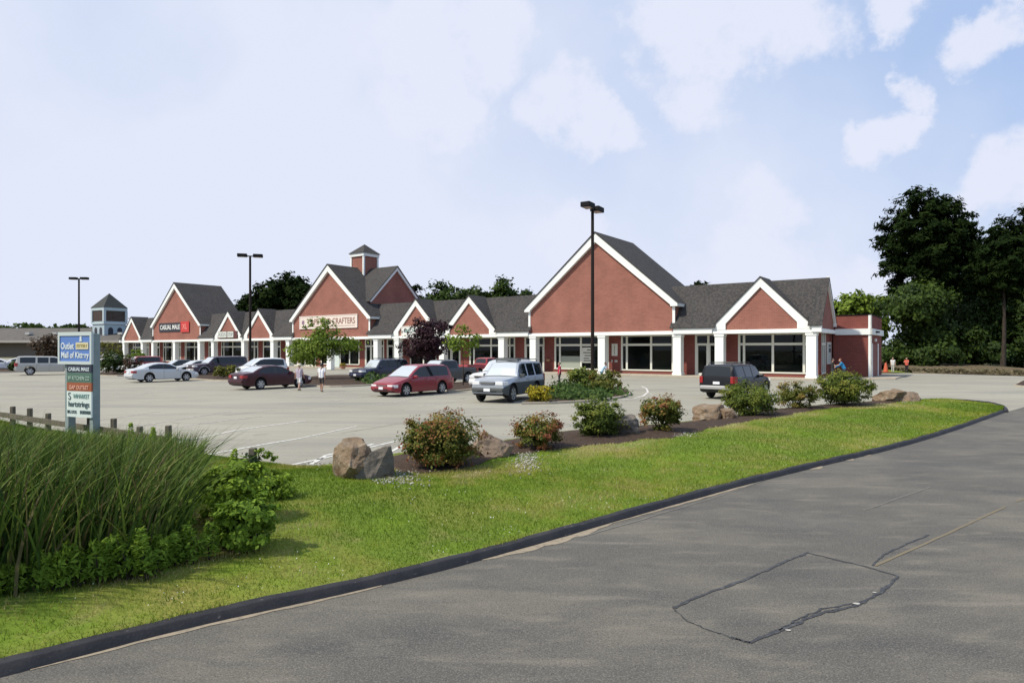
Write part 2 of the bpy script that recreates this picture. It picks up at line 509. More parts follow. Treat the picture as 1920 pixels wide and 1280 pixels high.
for k, uv in enumerate((((640, 812), (760, 792), (880, 781), (1000, 776)), ((420, 778), (600, 762), (760, 768)), ((1180, 790), (1290, 768), (1400, 762)), ((860, 768), (930, 765), (1040, 762)), ((100, 752), (260, 748), (420, 741)))):
    p = fine(A(*uv), 9, .03, 30 + k); lotc.append((p, [random.uniform(.015, .05) for _ in p]))
strip_on('lot_cracks', lotc, layered('lot_crack_seal', (.10, .096, .085), [(3, (1, 1, 1), .42, .6, (.27, .255, .21), 4, .95)], .8), .0015)
strip_on('road_centre_line', [(fine(A((1640, 1061), (1760, 1008), (1885, 950)), 8, .004), .04), (fine(A((1905, 941), (1990, 905)), 8, .004), .04)], mat_yel, .0078)
mat_line = layered('worn_white_paint', (.66, .65, .60), [(9, (1, 1, 1), .44, .66, (.34, .325, .285), 5, .9)], .9)
mat_line_faint = layered('faded_white_paint', (.48, .46, .41), [(5, (1, 1, 1), .42, .6, (.325, .31, .265), 5, .95)], .9)
strip_on('edge_line', [(fine(A((1085, 1008), (1200, 975), (1350, 930), (1490, 880)), 6, .01), .035), (fine(A((1620, 957), (1745, 913)), 6, .01), .03)],
         layered('ghost_paint', (.17, .16, .14), [(8, (1, 1, 1), .42, .6, (.13, .125, .11), 5, .9)], .9), .0082)
strip_on('parking_lines', [(A((350, 825), (450, 805), (572, 788.5)), .10), (A((383, 853), (510, 830), (560, 822)), .10), (A((560, 822), (668, 799)), .07),
    (A((500, 881), (600, 860), (745, 826)), .09), (A((583, 870), (612, 853), (660, 843), (700, 832)), .10), (A((722, 852), (745, 840), (762, 828)), .10),
    (A((1166, 749), (1190, 746.5), (1206, 742), (1215, 735), (1212, 728), (1203, 724)), .12)], mat_line, .0035)
strip_on('faded_parking_lines', [(A((300, 806), (380, 793), (490, 780.5)), .09), (A((240, 801), (340, 785), (430, 771)), .09), (A((180, 788), (300, 771)), .09), (A((60, 760), (170, 745)), .1),
    (A((697, 760), (735, 755), (800, 741)), .10), (A((800, 745), (900, 729)), .10), (A((785, 762), (850, 752), (905, 744)), .10), (A((620, 752), (700, 741)), .10), (A((480, 740), (560, 729)), .1), (A((560, 745), (660, 733)), .10),
    (A((215, 745), (300, 733)), .1), (A((100, 723), (240, 714)), .1), (A((0, 735), (90, 724)), .1), (A((330, 727), (420, 719)), .1), (A((1215, 736), (1232, 745), (1243, 757)), .08)], mat_line_faint, .0035)
# ------------------------------------------------------------------ the shopping building
ROT = math.atan2(-.587203, .80944)
bld = empty('shopping_building', (25.045, 54.732, 0), ROT)
tag(bld, 'long single storey red brick shopping building with white trimmed gables and dark shingle roofs', 'building')
Wm, Br = M['white'], M['brick']
ZU, ZB, ZF = 3.95, 4.30, 4.64        # beam underside, beam top, fascia top
SG = [-4.1, -37.1, -45.7, -79.4, -87.9, -121.4]       # small gables
BG = [-20.3, -62.5, -104.8]                           # big gables
XR, XL = .85, -126.2

def rake(name, cx, half_o, z_o, apex_o, half_i, z_i, apex_i, y0, y1, flat=None):
    """white rake boards of a gable: outer and inner outline, mitred at the peak"""
    mb = MB()
    for s in (-1, 1):
        pts = [(cx + s * half_o, z_o), (cx, apex_o), (cx, apex_i), (cx + s * half_i, z_i)]
        if flat: pts = [(cx + s * half_o, z_o), (cx, apex_o), (cx, apex_i), (cx + s * half_i, z_i), (cx + s * half_i, flat), (cx + s * half_o, flat)]
        if s > 0: pts = pts[::-1]
        mb.prism(pts, y0, y1)
    return mb.build(name, Wm, bld, bevel=.02)

# main roof (front and back slopes) in runs between the gables
GAB = sorted([(c - 4.2, c + 4.2) for c in SG] + [(c - 8.30, c + 8.30) for c in BG])
def main_roof():
    mb = MB()
    ye, ze, yr, zr = -.42, 4.60, 2.9, 8.78
    g = (zr - ze) / (yr - ye); yc = .15
    prof = [(yc, ze + g * (yc - ye)), (yr, zr), (6.25, 5.0), (6.25, 4.88), (yr, zr - .16), (yc, ze + g * (yc - ye) - .16)]
    mb.prism(prof, XL - .15, XR + .05, axis='x')
    x = XL
    for a, b in GAB + [(XR + .05, XR + .05)]:
        if a - x > .05:
            mb.prism([(ye, ze), (yc, ze + g * (yc - ye)), (yc, ze + g * (yc - ye) - .16), (ye, ze - .10)], x - .12 if x == XL else x - .3, a + (.3 if a < XR else 0), axis='x')
        x = max(x, b)
    return mb.build('roof', M['shingle'], bld)
main_roof()
# flat rear roof with parapet, low behind the ridge
mb = MB(); mb.box(XL, XR - .4, 5.9, 24, .1, 4.8)
mb.build('rear_block', M['brick_dark'], bld)

# small gables
for cx in SG:
    mb = MB(); mb.prism([(cx - 3.12, ZB), (cx + 3.12, ZB), (cx + 3.12, 4.92), (cx, 8.15), (cx - 3.12, 4.92)], .0, .12)
    mb.build('gable_wall', Br, bld)
    rake('gable_trim', cx, 4.22, 4.62, 8.86, 3.02, 4.86, 7.98, -.16, -.005, flat=ZB)
    mb = MB()
    for s in (-1, 1):
        pts = [(cx + s * 4.32, 4.60), (cx, 8.94), (cx, 8.82), (cx + s * 4.2, 4.60)]
        mb.prism(pts if s < 0 else pts[::-1], -.24, 2.95)
    mb.build('gable_roof', M['shingle'], bld)

# big gables
for k, cx in enumerate(BG):
    deep = 8.5 if k != 1 else 13.2
    mb = MB()
    mb.prism([(cx - 8.28, ZB), (cx + 8.28, ZB), (cx + 8.28, 7.05), (cx, 13.95), (cx - 8.28, 7.05)], .0, .14)
    for s in (-1, 1):
        mb.box(cx + s * 8.28 - .07, cx + s * 8.28 + .07, .14, 3.4, ZF, 7.0)
    mb.build('gable_wall', Br, bld)
    rake('gable_trim', cx, 8.74, 6.96, 14.40, 8.02, 6.78, 13.45, -.34, -.005, flat=6.62)
    mb = MB()
    for s in (-1, 1):
        mb = MB(); mb.box(cx + s * 8.26 - .13, cx + s * 8.26 + .13, -.06, -.003, ZF + .02, 6.62); mb.build('corner_trim', Wm, bld)
        mb = MB(); mb.box(min(cx + s * 8.36, cx + s * 8.80), max(cx + s * 8.36, cx + s * 8.80), .0, 2.9, 6.62, 6.92); mb.build('eave_board', Wm, bld)
    mb = MB()
    for s in (-1, 1):
        pts = [(cx + s * 8.86, 6.95), (cx, 14.52), (cx, 14.38), (cx + s * 8.74, 6.94)]
        mb.prism(pts if s < 0 else pts[::-1], -.42, deep)
    mb.build('gable_roof', M['shingle'], bld)
    if k != 1:
        mb = MB(); mb.prism([(cx - 8.2, 7.0), (cx + 8.2, 7.0), (cx, 13.85)], deep - .3, deep - .2); mb.build('rear_gable_wall', Br, bld)

# crossing roof with side gables and the cupola on the middle gable
cx, cy = -62.5, 6.4
for s in (-1, 1):
    xf = cx + s * 6.66
    mb = MB(); mb.prism([(cy - 4.9, 8.7), (cy + 4.9, 8.7), (cy + 4.9, 9.1), (cy, 13.7), (cy - 4.9, 9.1)], min(xf, xf - s * .15), max(xf, xf - s * .15), axis='x')
    mb.build('gable_wall', Br, bld)
    mb = MB()
    for t in (-1, 1):
        pts = [(cy + t * 5.3, 9.05), (cy, 14.28), (cy, 13.72), (cy + t * 4.8, 9.05)]
        mb.prism(pts, min(xf + s * .005, xf + s * .22), max(xf + s * .005, xf + s * .22), axis='x')
    mb.build('gable_trim', Wm, bld)
    mb = MB()
    for t in (-1, 1):
        pts = [(cy + t * 5.42, 9.02), (cy, 14.42), (cy, 14.27), (cy + t * 5.3, 9.0)]
        mb.prism(pts, min(cx, xf + s * .32), max(cx, xf + s * .32), axis='x')
    mb.build('gable_roof', M['shingle'], bld)
h = 1.32
mb = MB(); mb.box(cx - h, cx + h, cy - h, cy + h, 12.2, 16.15)
cup = mb.build('cupola', Br, bld)
mb = MB()
for a in (-1, 1):
    for b in (-1, 1):
        mb.box(cx + a * h - .13, cx + a * h + .13, cy + b * h - .13, cy + b * h + .13, 12.4, 16.15)
mb.box(cx - h - .2, cx + h + .2, cy - h - .2, cy + h + .2, 16.152, 16.62)
mb.build('cupola_trim', Wm, cup)
mb = MB(); e = h + .36
mb.add([(cx - e, cy - e, 16.624), (cx + e, cy - e, 16.624), (cx + e, cy + e, 16.624), (cx - e, cy + e, 16.624), (cx, cy, 18.1)],
       [(0, 1, 4), (1, 2, 4), (2, 3, 4), (3, 0, 4), (3, 2, 1, 0)])
mb.build('cupola_roof', M['shingle'], cup)

# end gable wall on the right and the flat-roofed wing
mb = MB(); mb.prism([(-.2, ZB), (6.2, ZB), (6.2, 4.75), (2.9, 8.62), (-.2, 4.72)], XR - .35, XR - .2, axis='x'); mb.build('gable_wall', Br, bld)
mb = MB()
pr = [(6.35, 4.6), (6.35, 4.95), (2.9, 8.86), (2.9, 8.4), (5.95, 4.9), (5.95, 4.6)]
mb.prism(pr, XR - .19, XR + .02, axis='x')
mb.prism([(-.42, 4.52), (-.1, 4.52), (2.9, 8.44), (2.9, 8.66)], XR - .19, XR + .0, axis='x')
mb.build('gable_trim', Wm, bld)
wing = None
mb = MB()
mb.box(XR - .3, 3.56, 6.5, 14.1, .1, 5.6)
wing = mb.build('wing', M['brick_dark'], bld)
mb = MB()
mb.box(XR - .1, 3.74, 6.32, 6.495, 3.86, 4.40); mb.box(3.565, 3.74, 6.32, 14.2, 3.861, 4.399)
mb.box(3.40, 3.66, 6.40, 6.495, .1, 3.855); mb.box(3.565, 3.66, 6.40, 6.62, .1, 3.856)
mb.box(3.40, 3.66, 6.40, 6.495, 4.405, 5.58); mb.box(3.565, 3.66, 6.40, 6.62, 4.405, 5.581)
mb.build('wing_trim', Wm, wing)
mb = MB(); mb.box(XR - .3, 3.62, 6.44, 14.15, 5.605, 5.68); mb.build('parapet_cap', M['metal_black'], wing)
dr = MB(); dr.box(3.565, 3.60, 7.5, 10.9, .12, 3.0); dd = dr.build('door', plain('wing_door', (.20, .05, .04), .5), wing)
for a, b in ((7.1, 7.48), (10.92, 11.4)):
    fr = MB(); fr.box(3.565, 3.63, a, b, .1, 3.1); fr.build('door_jamb', Wm, dd)
lm = MB(); lm.lathe([(0, .02), (.02, .13), (.12, .15), (.2, .1), (.22, 0)], (3.565, 9.0, 3.4), (1, 0, 0), 12); lm.build('wall_lamp', M['white'], wing, smooth=40)
lm = MB(); lm.box(3.745, 3.95, 8.4, 9.6, 4.08, 4.2); lm.build('flood_lamp', M['metal_black'], wing)

# beam and fascia
gab = sorted([(c - 4.2, c + 4.2) for c in SG] + [(c - 8.30, c + 8.30) for c in BG])
mb = MB()
mb.box(XL, XR, -.12, .45, ZU, ZB - .002)
mb.box(XR - .36, XR, .452, 6.3, ZU, ZB - .003)
mb.build('beam', Wm, bld, bevel=.015)
mb = MB(); x = XL
spans = []
for a, b in gab:
    if a - x > .05: spans.append((x, a))
    x = max(x, b)
if XR - x > .05: spans.append((x, XR))
for a, b in spans:
    mb = MB()
    mb.box(a, b, -.30, -.122, ZU + .05, ZF - .012)
    mb.box(a, b, -.12, .0, ZB, ZF - .014)
    mb.build('fascia', Wm, bld, bevel=.02)
for a, b in gab:
    mb = MB(); mb.box(a + .02, b - .02, -.19, -.121, ZU + .01, ZB - .03); mb.build('beam_moulding', Wm, bld, bevel=.015)
mb = MB(); mb.box(XL, XR - .4, .46, 2.0, ZU + .02, ZU + .06); mb.build('soffit', M['soffit'], bld)

# columns
COLS = [0, 7.72, 11.72, 19.7, 28.1, 32.4, 41.4, 49.1, 53.0, 62.5, 72.0, 75.9, 83.7, 92.6, 96.9, 105.3, 113.2, 117.3, 124.8]
for t in COLS:
    mb = MB(); h = .40
    mb.box(-t - h, -t + h, -.10, .66, .12, ZU - .003)
    mb.box(-t - h - .06, -t + h + .06, -.16, .72, .12, .34)
    mb.box(-t - h - .05, -t + h + .05, -.155, .71, ZU - .22, ZU - .004)
    mb.build('column', Wm, bld, bevel=.02)

# storefront: brick wall pieces, windows and doors set back under the eave
half = [('w', -.1, 6.6, [.95, 3.54, 6.06]), ('b', 6.6, 7.9), ('d', 7.9, 10.66, [9.37]), ('b', 10.66, 11.95), ('w', 11.95, 18.45, [12.9, 15.15, 17.8]),
        ('b', 18.45, 19.83), ('w', 19.83, 26.5, [20.3, 23.17, 25.8]), ('b', 26.5, 27.8), ('d', 27.8, 30.5, [28.7]), ('b', 30.5, 31.8),
        ('w', 31.8, 38.6, [32.6, 35.3, 37.9]), ('b', 38.6, 40.0), ('d', 40.0, 42.6, [41.5]), ('b', 42.6, 43.9), ('w', 43.9, 48.6, [46.2]), ('b', 48.6, 50.2),
        ('d', 50.2, 52.9, [51.6]), ('b', 52.9, 53.4), ('d', 53.4, 57.2, [54.7, 56.0]), ('b', 57.2, 58.3), ('w', 58.3, 62.5, [60.4])]
items = list(half)
for it in half:
    q = (it[0], 125 - it[2], 125 - it[1]) + (([125 - m for m in it[3]],) if len(it) > 3 else ())
    items.append(q)
wall = MB(); SY = 1.8
for it in items:
    typ, t0, t1 = it[:3]
    x0, x1 = -t1, -t0
    if typ == 'b':
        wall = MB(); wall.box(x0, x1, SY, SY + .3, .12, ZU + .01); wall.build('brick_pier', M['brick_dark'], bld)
        continue
    fr, pn = MB(), MB()
    ms = [-m for m in it[3]]
    if typ == 'w':
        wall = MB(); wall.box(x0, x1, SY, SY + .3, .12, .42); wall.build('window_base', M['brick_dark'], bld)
        zb = .42
        fr.box(x0, x1, SY - .07, SY + .14, zb + .001, zb + .13)
    else:
        zb = .12
    fr.box(x0 + .002, x0 + .2, SY + .002, SY + .139, zb + .14 if typ == 'w' else zb, ZU)
    fr.box(x1 - .2, x1 - .002, SY + .002, SY + .139, zb + .14 if typ == 'w' else zb, ZU)
    edges = [x0 + .2] + sorted(ms) + [x1 - .2]
    for m in ms:
        fr.box(m - .10, m + .10, SY + .004, SY + .135, zb + .14 if typ == 'w' else zb, ZU)
    for a, b in zip(edges[:-1], edges[1:]):
        a2 = a + (.101 if a in ms else .001); b2 = b - (.101 if b in ms else .001)
        fr.box(a2, b2, SY + .006, SY + .13, 2.92, 3.14)
        fr.box(a2, b2, SY + .006, SY + .13, ZU - .09, ZU - .001)
        pn.box(a2, b2, SY + .07, SY + .09, (zb + .14) if typ == 'w' else zb + .2, 2.919)
        pn.box(a2, b2, SY + .07, SY + .09, 3.141, ZU - .091)
        if typ == 'd':
            fr.box(a2, b2, SY + .006, SY + .13, zb + .0, zb + .2)
            fr.box(a2, a2 + .09, SY + .03, SY + .12, zb + .2, 2.919); fr.box(b2 - .09, b2, SY + .03, SY + .12, zb + .2, 2.919)
    o = fr.build('window' if typ == 'w' else 'door', M['cream'], bld)
    pn.build('pane', M['pane'], o)
    if typ == 'd':
        hd = MB(); hd.tube([(ms[0] + .22, SY - .03, 1.0), (ms[0] + .22, SY - .03, 1.5)], .02, 6); hd.build('handle', M['chrome'], o)
wall = MB(); wall.box(.1, .4, SY, SY + .3, .12, ZU + .01)
wall.build('brick_pier', M['brick_dark'], bld)
# side wall round the right corner with its window and notice board
mb = MB()
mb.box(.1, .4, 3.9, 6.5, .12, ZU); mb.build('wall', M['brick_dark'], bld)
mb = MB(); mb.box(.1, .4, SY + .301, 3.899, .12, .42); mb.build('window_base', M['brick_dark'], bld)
fr, pn = MB(), MB()
fr.box(.20, .43, SY + .31, 3.895, .421, .55)
for a in (SY + .31, 2.9, 3.72): fr.box(.22, .415, a, a + .17, .551, ZU - .002)
fr.box(.23, .41, SY + .481, 3.719, 2.92, 3.13)
pn.box(.30, .32, SY + .47, 3.73, .552, ZU - .003)
o = fr.build('window', M['cream'], bld); pn.build('pane', M['pane'], o)

# the shop interiors behind the glass: a pale rear partition, and cross walls between shops
mb = MB(); mb.box(XL + .3, .05, 5.60, 5.70, .12, ZU); mb.build('interior_partition', plain('interior_paint', (.22, .21, .18), .8), bld)
mb = MB(); mb.box(XL + .3, .05, 2.11, 5.59, .125, .135); mb.build('interior_floor', plain('interior_floor_tile', (.12, .11, .095), .6), bld)
mb = MB(); mb.box(XL + .3, .05, 2.11, 5.59, ZU + .061, ZU + .10); mb.build('interior_ceiling', plain('interior_ceiling_tile', (.35, .35, .33), .8), bld)
for t in (11.3, 27.15, 39.3, 57.7, 85.7, 97.8, 113.7):
    mb = MB(); mb.box(-t - .08, -t + .08, 2.12, 5.58, .14, ZU); mb.build('interior_wall', plain('interior_wall_paint', (.25, .24, .21), .8), bld)

# covered walk slab
def in_world(p):
    return bld.matrix_basis @ Vector(p)
bpy.context.view_layer.update()
mb = MB()
c = [in_world(p) for p in ((XL - .5, -.75, 0), (1.6, -.75, 0), (1.6, 6.45, 0), (XL - .5, 6.45, 0))]
mb.prism([(p.x, p.y) for p in c], -.03, .12, axis='z')
tag(mb.build('sidewalk', M['concrete'], bevel=.03), kind='structure')
mb = MB()
c = [in_world(p) for p in ((1.6, 4.0, 0), (5.6, 5.2, 0), (5.6, 14, 0), (3.6, 14, 0), (3.6, 6.45, 0), (1.6, 6.45, 0))]
mb.prism([(p.x, p.y) for p in c], -.03, .10, axis='z')
tag(mb.build('side_pavement', M['concrete']), kind='structure')

# ------------------------------------------------------------------ lettering
def text_mesh(txt, size, mat, name, parent, Mx, align='CENTER', ext=.012, width=None, shear=0.0, offset=0.0):
    cu = bpy.data.curves.new('lettering', 'FONT')
    cu.body = txt; cu.size = size; cu.align_x = align; cu.align_y = 'CENTER'; cu.extrude = ext; cu.shear = shear; cu.offset = offset
    tmp = bpy.data.objects.new('lettering', cu); C.objects.link(tmp)
    bpy.context.view_layer.update()
    me = bpy.data.meshes.new_from_object(tmp.evaluated_get(bpy.context.evaluated_depsgraph_get()))
    bpy.data.objects.remove(tmp); bpy.data.curves.remove(cu)
    xs = [v.co.x for v in me.vertices]
    if width and xs:
        k = width / (max(xs) - min(xs))
        for v in me.vertices: v.co.x *= k
    me.transform(Mx)
    me.materials.clear(); me.materials.append(mat)
    me.name = name
    return link(name, me, parent)

def on_wall(x, y, z):
    """text plane facing out of the facade (towards -y), local building frame"""
    return Matrix.Translation((x, y, z)) @ Matrix.Rotation(R(90), 4, 'X')

def wall_sign(label, x0, x1, z0, z1, y, board, frame=None, group=None):
    o = empty('shop_sign', in_world(((x0 + x1) / 2, y, z0)), ROT)
    tag(o, label, 'sign', group)
    w, hgt = (x1 - x0) / 2, z1 - z0
    mb = MB(); mb.box(-w, w, -.09, 0, 0, hgt); mb.build('board', board, o)
    if frame:
        mb = MB(); e = .10
        mb.box(-w - e, w + e, -.13, -.0, -e, -.001); mb.box(-w - e, w + e, -.13, -.0, hgt + .001, hgt + e)
        mb.box(-w - e, -w - .001, -.13, -.0, 0, hgt); mb.box(w + .001, w + e, -.13, -.0, 0, hgt)
        mb.build('frame', frame, o)
    return o, w, hgt

blackb = plain('sign_black', (.012, .013, .022), .5); redb = plain('sign_red', (.50, .035, .03), .5)
whiteb = plain('sign_white', (.72, .72, .68), .5); creamb = plain('sign_cream', (.72, .63, .55), .6)
rust = plain('sign_rust_letters', (.27, .13, .105), .6)
# CAPE COD CRAFTERS
o, w, hh = wall_sign('cream CAPE COD CRAFTERS sign on the tall gable below the cupola', -69.0, -56.65, 5.62, 7.25, -.01, creamb, plain('sign_cream_frame', (.78, .68, .62), .6))
text_mesh('CAPE COD CRAFTERS', 1.15, rust, 'letters', o, on_wall(.75, -.10, hh * .52), width=2 * w - 2.2, offset=.012)
em = MB()
for k in range(8):
    a = k * math.pi / 4
    em.add([(-w + .75 + .48 * math.cos(a), -.105, hh * .52 + .48 * math.sin(a)), (-w + .75 + .2 * math.cos(a + .4), -.105, hh * .52 + .2 * math.sin(a + .4)), (-w + .75, -.105, hh * .52), (-w + .75 + .2 * math.cos(a - .4), -.105, hh * .52 + .2 * math.sin(a - .4))], [(0, 1, 2, 3)])
em.build('emblem', plain('sign_purple', (.22, .12, .20), .6), o)
em = MB(); em.box(-w + .4, w - .4, -.103, -.092, .18, .24); em.build('rule', rust, o)
# CASUAL MALE XL
o, w, hh = wall_sign('black CASUAL MALE sign with red XL end on the far left tall gable', -110.6, -100.5, 5.75, 7.35, -.01, blackb)
text_mesh('CASUAL MALE', 1.15, whiteb, 'letters', o, on_wall(-1.15, -.10, hh * .5), width=2 * w - 3.1, offset=.02)
mb = MB(); mb.box(w - 2.3, w + .5, -.16, -.091, -.12, hh + .15); rb = mb.build('red_panel', redb, o)
text_mesh('XL', 1.25, plain('sign_pink', (.72, .25, .2), .5), 'letters', rb, on_wall(w - .9, -.17, hh * .5), offset=.02)
# GAP VITAMIN-like partly hidden sign
o, w, hh = wall_sign('white framed sign with green letters on the small gable behind the purple tree', -48.1, -42.95, 4.42, 5.42, -.02, whiteb, plain('sign_frame_cream', (.75, .70, .60), .5))
text_mesh('GNC NUTRITION', .62, plain('sign_green', (.03, .16, .12), .5), 'letters', o, on_wall(0, -.10, hh * .5), width=2 * w - .7, offset=.01)
# grey two piece sign at the left small gable
o, w, hh = wall_sign('pale grey two part letter sign across the small gable left of the middle lamp post', -90.6, -85.0, 4.40, 5.55, -.17, plain('sign_dark_red', (.10, .03, .025), .6))
gl = plain('sign_pale', (.60, .62, .56), .5)
for a, b in ((-w + .1, -.15), (.12, w - 1.0)):
    mb = MB(); mb.box(a, b, -.16, -.091, .12, hh - .06); pp = mb.build('panel', gl, o)
    text_mesh('KIDS' if a < -1 else 'STOP', .8, plain('sign_grey', (.30, .32, .30), .5), 'letters', pp, on_wall((a + b) / 2, -.17, hh * .52), width=(b - a) - .4, offset=.01)
# posters and wall plaques near the right
o = empty('notice_board', in_world((.45, 4.9, 1.25)), ROT); tag(o, 'pale framed notice board on the brick side wall by the right corner column', 'notice board')
mb = MB(); mb.box(-.02, .06, -.75, .95, 0, 1.95); mb.build('frame', M['cream'], o)
mb = MB(); mb.box(.061, .07, -.62, .82, .12, 1.83); mb.build('paper', plain('notice_paper', (.45, .46, .44), .7), o)
mb = MB(); mb.box(.071, .078, -.2, .7, 1.05, 1.4); mb.box(.071, .078, -.3, .6, 1.56, 1.70); mb.build('print', plain('notice_print', (.05, .05, .06), .7), o)
o = empty('wall_plaque', in_world((-19.15, 1.79, 1.9)), ROT); tag(o, 'cream tall plaque on the brick pier beside the main lamp post', 'plaque')
mb = MB(); mb.box(-.33, .33, -.05, 0, 0, 1.25); mb.build('board', M['cream'], o)
mb = MB(); mb.box(-.04, .04, -.055, -.051, .15, 1.1); mb.build('groove', plain('plaque_groove', (.35, .32, .25), .7), o)
for k, (dx, ww) in enumerate(((-.3, .12), (.16, .3))):
    o = empty('wall_vent', in_world((-19.15 + dx, 1.79, 1.25)), ROT); tag(o, ('small' if k == 0 else 'wider') + ' cream vent low on the brick pier under the plaque', 'vent')
    mb = MB(); mb.box(-ww / 2, ww / 2, -.06, 0, 0, .22); mb.build('cover', M['cream'], o)
    mb = MB(); [mb.box(-ww / 2 + .02, ww / 2 - .02, -.065, -.061, .04 + .06 * q, .06 + .06 * q) for q in range(3)]; mb.build('slats', M['trim_dark'], o)
o = empty('window_poster', in_world((-22.35, 1.865, 1.15)), ROT); tag(o, 'white poster with dark print in the shop window left of the main lamp post', 'poster')
mb = MB(); mb.box(-.72, .72, -.012, 0, 0, 1.62); mb.build('paper', plain('poster_paper', (.62, .62, .55), .7), o)
mb = MB()
for z, a, b in ((1.3, -.1, .6), (1.0, -.55, .55), (.7, -.4, .5), (.4, -.5, .2), (.15, -.5, .6)): mb.box(a, b, -.018, -.013, z, z + .13)
mb.build('print', plain('poster_print', (.16, .16, .13), .7), o)
o = empty('window_blind', in_world((-24.5, 1.866, .56)), ROT); tag(o, 'pale green half height blind in the big window behind the woman in red', 'blind')
mb = MB(); mb.box(-1.18, 1.18, -.012, 0, 0, 1.28); mb.build('fabric', M['blind'], o)
o = empty('wall_basket', in_world((-27.15, 1.79, 1.25)), ROT); tag(o, 'small tan hanging planter on the brick pier above the silver sport utility', 'planter')
mb = MB(); mb.lathe([(0, .02), (.02, .16), (.2, .24), (.24, .25), (.24, .22)], (0, -.27, 0), (0, 0, 1), 12); mb.build('basket', plain('basket', (.30, .19, .10), .8), o, smooth=40)
# ------------------------------------------------------------------ vehicles
def interp(P, x):
    xs = [p[0] for p in P]; zs = [p[1] for p in P]
    return float(np.interp(x, xs, zs))

CAR = {
 'sedan': dict(L=4.85, W=1.80, wb=2.74, fo=.95, r=.325, zb=.20,
    top=[(0, .62), (.06, .70), (.35, .78), (1.30, .93), (1.75, 1.20), (2.10, 1.37), (2.45, 1.43), (2.95, 1.435), (3.35, 1.38), (3.75, 1.24), (4.18, 1.03), (4.70, .98), (4.82, .90), (4.85, .70)],
    belt=[(0, .60), (1.3, .90), (4.2, .96), (4.85, .88)], wins=[(1.52, 2.60), (2.70, 3.72)], ws=(1.34, 2.10), rw=(3.40, 4.14), doors=[1.40, 2.64, 3.66], tumble=.38),
 'suv': dict(L=4.62, W=1.84, wb=2.65, fo=.85, r=.375, zb=.30,
    top=[(0, .78), (.05, .98), (.25, 1.03), (1.30, 1.10), (1.58, 1.45), (1.80, 1.69), (2.05, 1.75), (3.6, 1.76), (4.25, 1.74), (4.42, 1.68), (4.52, 1.35), (4.58, 1.08), (4.62, .80)],
    belt=[(0, .74), (1.25, 1.06), (4.5, 1.10), (4.62, .76)], wins=[(1.56, 2.42), (2.54, 3.30), (3.42, 4.28)], ws=(1.32, 1.82), rw=(4.43, 4.56), doors=[1.42, 2.48, 3.34], tumble=.24),
 'long_suv': dict(L=5.45, W=1.98, wb=3.28, fo=.95, r=.40, zb=.32,
    top=[(0, .85), (.05, 1.05), (.25, 1.09), (1.35, 1.18), (1.75, 1.55), (2.0, 1.76), (2.3, 1.84), (4.6, 1.87), (5.15, 1.85), (5.28, 1.78), (5.36, 1.40), (5.42, 1.12), (5.45, .85)],
    belt=[(0, .82), (1.35, 1.14), (5.3, 1.18), (5.45, .8)], wins=[(1.72, 2.60), (2.72, 3.62), (3.78, 5.02)], ws=(1.40, 2.0), rw=(5.29, 5.41), doors=[1.5, 2.66, 3.68], tumble=.22),
 'minivan': dict(L=4.85, W=1.87, wb=2.85, fo=.92, r=.335, zb=.20,
    top=[(0, .60), (.06, .72), (.30, .80), (1.15, 1.02), (1.70, 1.38), (2.10, 1.60), (2.45, 1.67), (3.3, 1.69), (4.2, 1.66), (4.45, 1.58), (4.65, 1.20), (4.76, .95), (4.85, .70)],
    belt=[(0, .58), (1.15, .96), (4.5, 1.02), (4.85, .68)], wins=[(1.45, 2.50), (2.58, 3.40), (3.48, 4.34)], ws=(1.20, 2.10), rw=(4.46, 4.72), doors=[1.36, 2.54, 3.44], tumble=.27),
 'pickup': dict(L=5.5, W=1.92, wb=3.45, fo=.92, r=.40, zb=.36,
    top=[(0, .85), (.05, 1.05), (.25, 1.10), (1.35, 1.18), (1.70, 1.50), (1.98, 1.74), (2.25, 1.80), (3.15, 1.80), (3.38, 1.74), (3.50, 1.30), (3.54, 1.20), (3.58, 1.18), (5.42, 1.18), (5.47, 1.12), (5.5, .82)],
    belt=[(0, .82), (1.35, 1.12), (3.5, 1.15), (5.4, 1.15), (5.5, .8)], wins=[(1.68, 2.50), (2.60, 3.28)], ws=(1.40, 1.98), rw=(3.39, 3.50), doors=[1.48, 2.55, 3.46, 3.56], tumble=.22),
}

